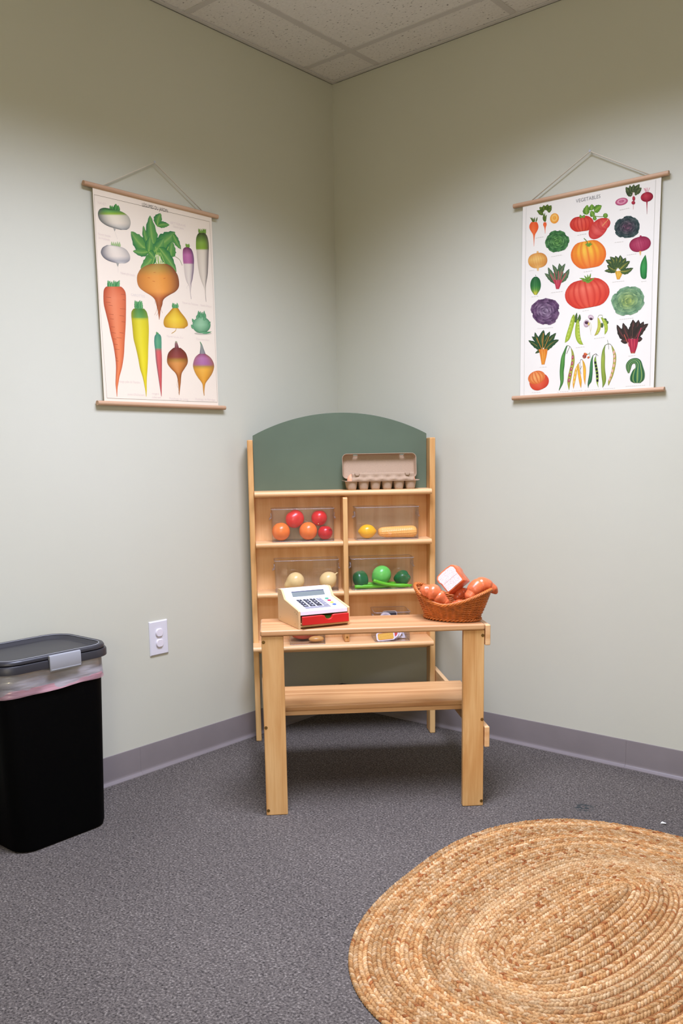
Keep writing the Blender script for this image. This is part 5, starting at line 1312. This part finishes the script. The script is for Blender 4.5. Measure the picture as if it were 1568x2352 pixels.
# leaves: (base, tip, edge, midrib)
LF = {
 'leafb': ((96, 156, 70), (112, 162, 92), (44, 112, 72), (166, 196, 110)), 'leafg': ((60, 128, 66), (104, 168, 92), (54, 120, 60), (130, 190, 110)),
 'leafg2': ((120, 166, 70), (140, 180, 84), (80, 116, 44), (170, 200, 100)), 'leafpale': ((150, 186, 120), (206, 218, 176), (120, 160, 96), (226, 230, 196)),
 'leafc': ((92, 160, 96), (120, 180, 122), (52, 120, 74), (160, 206, 150)), 'kohl': ((110, 170, 126), (90, 156, 108), (70, 130, 90), (160, 206, 166)),
 'leafo': ((84, 110, 40), (96, 122, 46), (54, 74, 28), (140, 150, 70)), 'leafl': ((104, 150, 54), (122, 168, 62), (66, 110, 40), (170, 200, 100)),
 'leafd': ((70, 86, 52), (84, 102, 56), (48, 60, 40), (150, 150, 110)), 'leafk': ((72, 100, 54), (84, 112, 60), (56, 80, 46), (110, 136, 80)),
 'chy': ((96, 116, 54), (64, 90, 56), (46, 68, 46), (226, 190, 84)), 'chr': ((96, 116, 80), (84, 120, 84), (54, 84, 58), (196, 110, 116)),
 'cho': ((60, 96, 52), (48, 84, 54), (34, 64, 44), (206, 140, 70)), 'chd': ((74, 54, 46), (62, 56, 50), (44, 42, 38), (150, 70, 76)),
}
CB = {'cabd': ((46, 66, 66), (26, 44, 46), (110, 66, 90)), 'cabg': ((58, 116, 58), (26, 70, 42), (104, 162, 76)), 'cabs': ((118, 160, 122), (84, 128, 96), (168, 188, 96)), 'cabp': ((96, 62, 100), (62, 40, 70), (160, 136, 166))}
def mixc(a, b, t): return tuple(x+(y-x)*t for x, y in zip(a, b))
def stopcol(st, t):
    for (a, ca), (b, cb) in zip(st, st[1:]):
        if t <= b: return mixc(ca, cb, 0 if b == a else max(0, (t-a)/(b-a)))
    return st[-1][1]
class Print:
    def __init__(s): s.m = MB(); s.y = -.0004
    def sheet(s, rows, across, colf):
        s.y -= 2e-6; n = len(rows); vs = []; cs = []; fs = []
        for i, (x0, z0, x1, z1) in enumerate(rows):
            for j in range(across+1):
                q = j/across; vs.append(((x0+(x1-x0)*q)*.001, s.y, (z0+(z1-z0)*q)*.001)); cs.append(tuple(v*k for v, k in zip(L3(colf(i/(n-1), q*2-1)), (.84, .82, .74))))
        w = across+1
        for i in range(n-1):
            for j in range(across): fs.append((i*w+j, i*w+j+1, (i+1)*w+j+1, (i+1)*w+j))
        s.m.add(vs, fs, cs)
    def ribbon(s, st, rows, across=10):
        stops, ec, el, er, nr_, ra, ew = ST[st]
        L = [0]
        for a, b in zip(rows, rows[1:]): L.append(L[-1]+math.hypot((b[0]+b[2]-a[0]-a[2])/2, (b[1]+b[3]-a[1]-a[3])/2)+1e-6)
        if nr_: across = max(across, 24)
        tt = [l/L[-1] for l in L]; n = len(rows)
        def cf(f, q):
            t = tt[min(n-1, int(round(f*(n-1))))]; c = stopcol(stops, t)
            w = el*max(0, -q)**2.2 if q < 0 else er*max(0, q)**2.2
            w = min(1, w+ew*abs(2*t-1)**4); c = mixc(c, ec, w)
            h = .14*math.exp(-((q+.15)/.35)**2)*(1-w); c = mixc(c, (255, 250, 240), h*.6)
            if nr_: c = mixc(c, ec if ra > 0 else (190, 206, 110), abs(ra)*3*(0.5+.5*math.cos(nr_*math.asin(max(-1, min(1, q)))*2/1.0))**3)
            return c
        s.sheet(rows, across, cf)
    def ellipse(s, st, p, n=16):
        cx, cz, ax, az, bx, bz = p; rows = []
        for k in range(n+1):
            a = PI/2-PI*k/n; q = max(.02, math.cos(a)**(.78 if st in ('tomb', 'pump', 'tom1', 'turb1', 'oneb', 'ron') else 1.0)) if k not in (0, n) else .02; w = math.sin(a)*(1 if st not in ('tomb', 'pump', 'tom1') else .97+.03*math.cos(6*a))
            rows.append((cx+bx*w-ax*q, cz+bz*w-az*q, cx+bx*w+ax*q, cz+bz*w+az*q))
        s.ribbon(st, rows)
    def leaf(s, cols, p, wav=0.0):
        b, t, e, m = cols; x0, z0, x1, z1, w = p; dx, dz = x1-x0, z1-z0; l = math.hypot(dx, dz)+1e-6; nx, nz = -dz/l, dx/l; rows = []
        n = 12; ph = x0*.7+z0
        for k in range(n+1):
            f = k/n; ww = w*(math.sin(PI*f**.75)**.8*.96+.05)*(1+.10*math.sin(k*2.3+ph)); bn = .10*l*math.sin(PI*f)*math.sin(ph)
            cx, cz = x0+dx*f+nx*bn, z0+dz*f+nz*bn
            rows.append((cx-nx*ww, cz-nz*ww, cx+nx*ww, cz+nz*ww))
        def cf(f, q):
            c = mixc(b, t, f); c = mixc(c, e, .9*abs(q)**1.6 if q > 0 else .45*abs(q)**1.6)
            c = mixc(c, m, .8*math.exp(-(q/.14)**2)*(1-f*.6))
            return c
        s.sheet(rows, 10, cf)
    def rosette(s, cols, p):
        o_, e_, i_ = cols; cx, cz, ax, az, bx, bz = p; rng = random.Random(int(cx*10))
        for ring, (rr, cnt, sz) in enumerate(((.60, 8, .60), (.44, 7, .56), (.29, 6, .46), (.16, 4, .38), (.05, 3, .26))):
            f = ring/4; base = mixc(o_, i_, f**1.3); a0 = rng.random()*3
            for k in range(cnt):
                a = a0+2*PI*(k+rng.uniform(-.22, .22))/cnt; r = rr*(1+rng.uniform(-.10, .08)); px, py = r*math.cos(a), r*math.sin(a)
                c1 = mixc(base, (235, 240, 215), rng.uniform(.0, .10)); c0 = mixc(mixc(e_, (10, 16, 14), .25), base, f*.35)
                n = 20; rows = []; hw = sz*rng.uniform(.82, 1.0)*.82; tx, ty = math.cos(a), math.sin(a); p1, p2 = rng.random()*6, rng.random()*6
                for j in range(n+1):
                    g = j/n; q = hw*(max(.05, math.sin(PI*min(1, .08+.86*g)))**.55); d = (g-.5)*sz*1.12
                    qa = q*(1+.09*math.sin(j*1.5+p1)); qb = q*(1+.09*math.sin(j*1.35+p2)); ux, uy = px+tx*d, py+ty*d
                    A = (ux+ty*qa, uy-tx*qa); B = (ux-ty*qb, uy+tx*qb)
                    rows.append((cx+ax*A[0]+bx*A[1], cz+az*A[0]+bz*A[1], cx+ax*B[0]+bx*B[1], cz+az*B[0]+bz*B[1]))
                vein = mixc(c1, (235, 240, 220), .30)
                def cf(g, q, c0=c0, c1=c1, vein=vein, sd=k+ring):
                    c = mixc(c0, c1, min(1, g*1.05)**1.2); c = mixc(c, c0, .45*abs(q)**4)
                    w = .38*math.exp(-(q/.09)**2)+.20*math.exp(-(((abs(q)*1.6-g*.9+.25) % .34-.17)/.05)**2)*g
                    c = mixc(c, vein, min(.6, w)+.30*math.exp(-((max(g, abs(q))-.95)/.05)**2)*g); return c
                s.sheet(rows, 14, cf)
    def stroke(s, col, w, pl):
        pts = [(pl[i], pl[i+1]) for i in range(0, len(pl), 2)]
        if len(pts) > 2: pts = [tuple(q) for q in cat([list(q) for q in pts], 5)]
        rows = []
        for i, (x, z) in enumerate(pts):
            a, b = pts[max(i-1, 0)], pts[min(i+1, len(pts)-1)]; dx, dz = b[0]-a[0], b[1]-a[1]; l = math.hypot(dx, dz)+1e-9
            rows.append((x+dz/l*w/2, z-dx/l*w/2, x-dz/l*w/2, z+dx/l*w/2))
        s.sheet(rows, 2, lambda f, q: col)
pending = []
def do_print(items, poster, letters):
    P = Print()
    for it in items:
        if it[0] == 'R': P.ribbon(it[1], cat([list(q) for q in it[2]], 4))
        elif it[0] == 'E': P.ellipse(it[1], it[2])
        elif it[0] == 'L': P.leaf(LF[it[1]], it[2])
        elif it[0] == 'C': P.rosette(CB[it[1]], it[2])
        elif it[0] == 'S': P.stroke(it[1], it[2], it[3])
        elif it[0] == 'T': letters.append((poster, it[1:], -.00042))
    P.m.build('print', M_PRINT, poster, smooth=True)
letters = []
def poster(label, loc, rotz, half, z0, z1, rodz, rodx, cordx, nailz, paper, items):
    t = thing('hanging_poster', label, 'poster', loc, rotz, None)
    MB().box(-half, half, -.0002, .0002, z0, z1).build('paper', paper, t)
    for nm, zz, xa, xb in (('top_rod', rodz[0], rodx[0], rodx[1]), ('bottom_rod', rodz[1], rodx[2], rodx[3])):
        for sg in (-1, 1):
            pr = [(sg*.0003, zz-.0078)]+[(sg*(.0003+.0080*math.cos(a)), zz+.0078*math.sin(a)) for a in [-PI/2*.86+PI*.86*k/8 for k in range(9)]]+[(sg*.0003, zz+.0078)]
            MB().prism(pr, xa, xb, 'x').build(nm, W_ROD, t, smooth=True, auto=50)
    zc = rodz[0]+.0075
    cd = MB(); cd.tube([(cordx[0], 0, zc), (cordx[1], -.003, nailz), (cordx[2], 0, zc)], .0019, 6); cd.build('hanging_cord', M_CORD, t, smooth=True)
    do_print(items, t, letters); return t
plf = poster('cream poster of root vegetables hanging on the left wall', (.0122, -.962, 1.667), PI/2, .2545, -.340, .344, (.3465, -.3440), (-.2885, .2835, -.2825, .2870), (-.2145, .0, .2100), .4715, M_PAPER, PRINT_LEFT)
prt = poster('white poster of assorted vegetables hanging on the right wall', (1.156, -.0122, 1.674), 0, .2515, -.345, .346, (.3475, -.3355), (-.2885, .2755, -.2830, .2880), (-.2150, .003, .2120), .4715, M_PAPER2, PRINT_RIGHT)
for lb, p, rz in (('left', (.0, -.962, 1.667+.470), PI/2), ('right', (1.159, .0, 1.674+.470), 0)):
    m = MB(); m.cyl((0, 0, .001), (0, -.016, .003), .0013, n=10); m.cyl((0, -.016, .003), (0, -.0175, .003), .0042, n=14)
    tag(m.build('nail', M_STEEL, loc=p, rotz=rz), 'small steel nail holding the cord of the '+lb+' poster', 'nail', 'poster nails')

# lettering (posters and register keys) from the built-in font
def glyphs(jobs):
    tmp = []
    for s in jobs:
        cu_ = bpy.data.curves.new('lettering', 'FONT'); cu_.body = s; cu_.size = 1.0; cu_.resolution_u = 3
        ob = bpy.data.objects.new('lettering', cu_); COL.objects.link(ob); tmp.append(ob)
    dg = bpy.context.evaluated_depsgraph_get(); dg.update(); res = []
    for ob in tmp:
        me = ob.evaluated_get(dg).to_mesh(); res.append(([tuple(v.co) for v in me.vertices], [tuple(p.vertices) for p in me.polygons])); ob.evaluated_get(dg).to_mesh_clear()
    for ob in tmp:
        c = ob.data; bpy.data.objects.remove(ob); bpy.data.curves.remove(c)
    return res
res = glyphs([l[1][0] for l in letters]+[t_[0] for t_ in texts])
by = {}
for (pst, (s, x, z, w, col), y), (vs, fs) in zip(letters, res):
    mn = min(v[0] for v in vs); mx_ = max(v[0] for v in vs); k = w/(mx_-mn)*.001
    big = s in ('LÉGUMES DU JARDIN', 'VEGETABLES'); hh = .017 if big else .0115
    if s == 'LÉGUMES DU JARDIN': z += .5
    sk = 0.0
    MB().add([(x*.001+(v[0]-mn)*k, y, z*.001+(v[1]-.34)*hh) for v in vs], fs, L3(col)).build('lettering', M_PRINT, pst)
for (s, F, x, sm, ob, size), (vs, fs) in zip(texts, res[len(letters):]):
    cx = (max(v[0] for v in vs)+min(v[0] for v in vs))/2; cy = (max(v[1] for v in vs)+min(v[1] for v in vs))/2
    MB().add([F(x+(v[0]-cx)*size*1.35, sm-(v[1]-cy)*size/.1225, .0020) for v in vs], fs).build('key_symbol', M_KINK, ob)

# ------------------------------------------------------------------ trash can with liner
TC = Vector((0.1600, -1.6250, 0))
can = thing('trash_can', 'tall black trash can with charcoal lid and silver latch', 'trash can', TC, 0)
def tl(hx, hy, z, r=.055, cx=0): return rrect(hx, hy, r, z, 10, cx, 0)
MB().loft([tl(.118, .145, .0, .05), tl(.124, .153, .004, .053), tl(.1265, .1560, .016, .055), tl(.1330, .175, .50, .062), tl(.1335, .1755, .548, .062), tl(.1295, .1715, .548, .058), tl(.122, .152, .02, .05)]).build('body', M_BLACK, can, smooth=True, auto=40)
MB().loft([tl(.143, .1900, .5415, .07), tl(.1465, .1940, .543, .072), tl(.1465, .1940, .562, .072), tl(.144, .1910, .5660, .07), tl(.130, .174, .5660, .06), tl(.130, .174, .5415, .06)]).build('lid_rim', M_LID, can, smooth=True, auto=40)
lid_ = MB().loft([tl(.139, .1850, .5672, .07), tl(.1430, .1890, .5690, .072), tl(.1430, .1890, .5745, .072), tl(.1395, .1855, .5800, .070), tl(.1350, .181, .5810, .066), tl(.1290, .175, .5790, .062), tl(.1215, .1675, .5690, .058), tl(.115, .161, .5670, .055)]).build('lid', M_LID, can, smooth=True, auto=60)
MB().tube(tl(.1290, .175, .5794, .062), .0011, 6, closed=True).build('trim_line', M_SILVER, lid_, smooth=True)
lt = MB(); pr = [(.141, .5770), (.1455, .5795), (.1500, .5785), (.1515, .5740), (.1515, .5340), (.1495, .5300), (.1465, .5300), (.1465, .5640), (.141, .5655)]
ltc = .0155
lt = MB().prism(pr, ltc-.052, ltc+.052, 'y')
lt.v = [(p[0], p[2], p[1]) if False else p for p in lt.v]
MB_l = MB(); n0 = len(pr)
MB_l.add([(a, y, z) for y in (ltc-.052, ltc+.052) for a, z in pr], [tuple(range(n0)), tuple(range(2*n0-1, n0-1, -1))]+[(i, i+n0, (i+1) % n0+n0, (i+1) % n0) for i in range(n0)])
la = MB_l.build('latch', M_SILVER, can, bevel=.002, seg=2); la['label'] = 'silver grey clip latch'
MB().box(.1515, .1527, ltc-.049, ltc+.049, .5345, .5375).build('latch_ridge', M_SILVER, la, bevel=.0005)
# liner: thin wrinkled film folded over the body, with a pink drawstring hem
def film_mat(name, tint, haze, dif, rough=.18):
    m, nt, b = newmat(name); lk = nt.links.new; nt.nodes.remove(b); out = nt.nodes['Material Output']
    tr = node(nt, 'ShaderNodeBsdfTransparent'); tr.inputs['Color'].default_value = tint+(1,)
    df = node(nt, 'ShaderNodeBsdfDiffuse'); df.inputs['Color'].default_value = dif+(1,)
    tl_ = node(nt, 'ShaderNodeBsdfTranslucent'); tl_.inputs['Color'].default_value = dif+(1,)
    gl = node(nt, 'ShaderNodeBsdfGlossy'); gl.inputs['Roughness'].default_value = rough
    tc = node(nt, 'ShaderNodeTexCoord'); mp = node(nt, 'ShaderNodeMapping'); mp.inputs['Rotation'].default_value = (rad(-35), 0, 0); mp.inputs['Scale'].default_value = (10, 5, 34); lk(tc.outputs['Object'], mp.inputs['Vector'])
    nz = node(nt, 'ShaderNodeTexNoise'); nz.inputs['Scale'].default_value = 1.2; nz.inputs['Detail'].default_value = 4; lk(mp.outputs['Vector'], nz.inputs['Vector'])
    bp = node(nt, 'ShaderNodeBump'); bp.inputs['Strength'].default_value = .8; bp.inputs['Distance'].default_value = .006; lk(nz.outputs['Fac'], bp.inputs['Height'])
    for s_ in (df, gl): lk(bp.outputs['Normal'], s_.inputs['Normal'])
    a = node(nt, 'ShaderNodeMixShader'); a.inputs['Fac'].default_value = .35; lk(df.outputs[0], a.inputs[1]); lk(tl_.outputs[0], a.inputs[2])
    r = ramp(nt, [(.38, (haze*.6,)*3+(1,)), (.66, (min(1, haze*1.5),)*3+(1,))]); lk(nz.outputs['Fac'], r.inputs['Fac'])
    m1 = node(nt, 'ShaderNodeMixShader'); lk(r.outputs['Color'], m1.inputs['Fac']); lk(tr.outputs[0], m1.inputs[1]); lk(a.outputs[0], m1.inputs[2])
    m2 = node(nt, 'ShaderNodeMixShader'); m2.inputs['Fac'].default_value = .14; lk(m1.outputs[0], m2.inputs[1]); lk(gl.outputs[0], m2.inputs[2])
    lk(m2.outputs[0], out.inputs['Surface']); return m
def film(z0, z1, off, nrow, amp, seed):
    base0 = rrect(.1337, .1755, .062, 0, 14); n = len(base0); rng = random.Random(seed); ph = [rng.uniform(0, 6.28) for _ in range(6)]
    dense = []
    for i in range(n):
        a, b = base0[i], base0[(i+1) % n]; d = math.hypot(b[0]-a[0], b[1]-a[1]); k = max(1, int(d/.008))
        for j in range(k): dense.append((a[0]+(b[0]-a[0])*j/k, a[1]+(b[1]-a[1])*j/k))
    loops = []
    for r in range(nrow+1):
        f = r/nrow; lp = []
        for i, (x, y) in enumerate(dense):
            s = i/len(dense)*2*PI; w = sum(math.sin(s*(5+4*q)+f*(2.5-q)+ph[q])/(1+.5*q) for q in range(6))
            o_ = off+.0015*f+amp*(.55+.45*math.sin(f*PI*.5))*(1+.5*w); l = math.hypot(x, y)
            zb_ = z0+.003*math.sin(s*2+ph[0])+.0015*math.sin(s*7+ph[1])
            lp.append((x*(1+o_/l), y*(1+o_/l), z1+(zb_-z1)*f))
        loops.append(lp)
    return loops
lm = MB(); lm.loft(film(.478, .5415, .0008, 12, .0022, 3), False, False)
lin_ = lm.build('liner', film_mat('white_film', (.96, .96, .97), .95, (.66, .63, .66)), can, smooth=True); lin_['label'] = 'wrinkled translucent white bin liner'
hm = MB(); lp = film(.474, .494, .0026, 6, .0016, 3); hm.loft(lp, False, False)
dr = hm.build('drawstring_hem', film_mat('pink_film', (.95, .80, .84), .66, (.86, .48, .54)), can, smooth=True); dr['label'] = 'pink drawstring hem of the liner'

# ------------------------------------------------------------------ wall outlet with safety caps
ot = thing('wall_outlet', 'white double outlet plate with two plastic safety caps on left wall', 'outlet', (.0, -1.0308, .4890), PI/2)
MB().loft([[(p[0], 0, p[1]) for p in rrect2(.0415, .0635, .002)], [(p[0], -.0030, p[1]) for p in rrect2(.0415, .0635, .002)], [(p[0], -.0062, p[1]) for p in rrect2(.0375, .0595, .002)]]).build('plate', plain('outlet_white', (216, 214, 218), .3), ot)
for zc in (.0195, -.0195):
    o8 = [(.0165*math.cos(a), zc+.0165*max(-.86, min(.86, math.sin(a)))*1.02) for a in [2*PI*k/28 for k in range(28)]]
    MB().loft([[(a, -.006, b) for a, b in o8], [(a, -.0095, b) for a, b in o8], [(a*.88, -.0115, zc+(b-zc)*.88) for a, b in o8]]).build('safety_cap', plain('cap_plastic', (224, 218, 222), .4), ot, smooth=True, auto=35)

# ------------------------------------------------------------------ braided jute rug
rug = thing('braided_rug', 'oval braided natural jute rug on the grey carpet', 'rug', (1.7404, -1.117, 0), 0)
NR = 21; rng = random.Random(11)
def ringpt(s, a):
    g = max(0, min(1, s)); th = rad(84+12.3*g**1.5); Lh = .215+.410*g; Wh = .012+.505*g; ex = 2.3+.25*g
    c, sn = math.cos(a), math.sin(a)
    x = Lh*math.copysign(abs(c)**(2/ex), c); y = Wh*math.copysign(abs(sn)**(2/ex), sn)
    cx = -.050*(1-g); cy = .006*(1-g)
    return (cx+x*math.cos(th)-y*math.sin(th), cy+x*math.sin(th)+y*math.cos(th))
def lump(m, c, ax, ay, h, col):  # a lens-shaped stitch
    vs = []; fs = []
    for j, (k, z) in enumerate(((1.0, .002), (.86, .62*h+.002), (.42, h))):
        for i in range(8):
            a = 2*PI*i/8; p, q = k*math.cos(a), k*math.sin(a)
            vs.append((c[0]+ax[0]*p+ay[0]*q, c[1]+ax[1]*p+ay[1]*q, z))
    for j in range(2):
        for i in range(8): fs.append((j*8+i, j*8+(i+1) % 8, (j+1)*8+(i+1) % 8, (j+1)*8+i))
    fs.append(tuple(range(16, 24))); m.add(vs, fs, col)
JC = [(196, 156, 106), (188, 146, 94), (176, 126, 72), (166, 108, 56), (206, 176, 134), (192, 152, 102)]
for k in range(NR):
    s = (k+.0)/(NR-.5); N = 720; pts = [ringpt(s, 2*PI*i/N) for i in range(N)]
    cl = [0]
    for i in range(N): a, b = pts[i], pts[(i+1) % N]; cl.append(cl[-1]+math.hypot(b[0]-a[0], b[1]-a[1]))
    tot = cl[-1]; n = max(8, int(tot/.0098)); m = MB(); i = 0
    tone = rng.uniform(-.16, .13); wd = .0112
    pale = math.exp(-((k-8)/1.6)**2)*.4
    for q in range(n):
        for side in (-1, 1):
            d = (q+(0 if side < 0 else .5))*tot/n
            i = min(N-1, int(np.searchsorted(cl, d, side='right'))-1); a, b = pts[i], pts[(i+1) % N]
            f = (d-cl[i])/max(1e-9, cl[i+1]-cl[i]); p = (a[0]+(b[0]-a[0])*f, a[1]+(b[1]-a[1])*f)
            tx, ty = b[0]-a[0], b[1]-a[1]; l = math.hypot(tx, ty)+1e-12; tx /= l; ty /= l; nx, ny = -ty, tx
            c = (p[0]+nx*side*wd*.48, p[1]+ny*side*wd*.48)
            an = rad(-30)*side; ux, uy = tx*math.cos(an)+nx*math.sin(an), ty*math.cos(an)+ny*math.sin(an)
            patch = math.sin(k*1.7+d*2.3)*.5+math.sin(d*5.1+k*.6)*.5
            base = JC[rng.randrange(6)]; v = 1+tone+rng.uniform(-.10, .10)+patch*.07
            base = mixc(base, (188, 146, 96), .4)
            rr_ = rng.random()
            if rr_ < .035: base = (156, 96, 52)
            elif rr_ > .92: base = (210, 176, 130)
            base = mixc(base, (214, 184, 138), pale)
            col = tuple(min(1, x*v) for x in L3(base))
            lump(m, c, (ux*.0100, uy*.0100), (-uy*.0045, ux*.0045), .0108+rng.uniform(-.0012, .0012), col)
    # woven backing under the stitches
    m.build('braid', M_JUTE, rug, smooth=True)
bk = MB(); bk.add([(x, y, .0045) for x, y in [ringpt(1.0, 2*PI*i/120) for i in range(120)]], [tuple(range(120))], L3((150, 100, 56)))
bk.build('rug_backing', M_JUTE, rug)

# tiny scrap on the carpet
sc = MB().add([(0, 0, .001), (.016, .002, .004), (.014, .010, .002), (.002, .008, .005)], [(0, 1, 2), (0, 2, 3)])
tag(sc.build('paper_scrap', plain('scrap_white', (236, 234, 230), .7), loc=(1.636, -.419, 0.001), solid=.0004), 'tiny white paper scrap on the carpet beyond the rug', 'scrap')
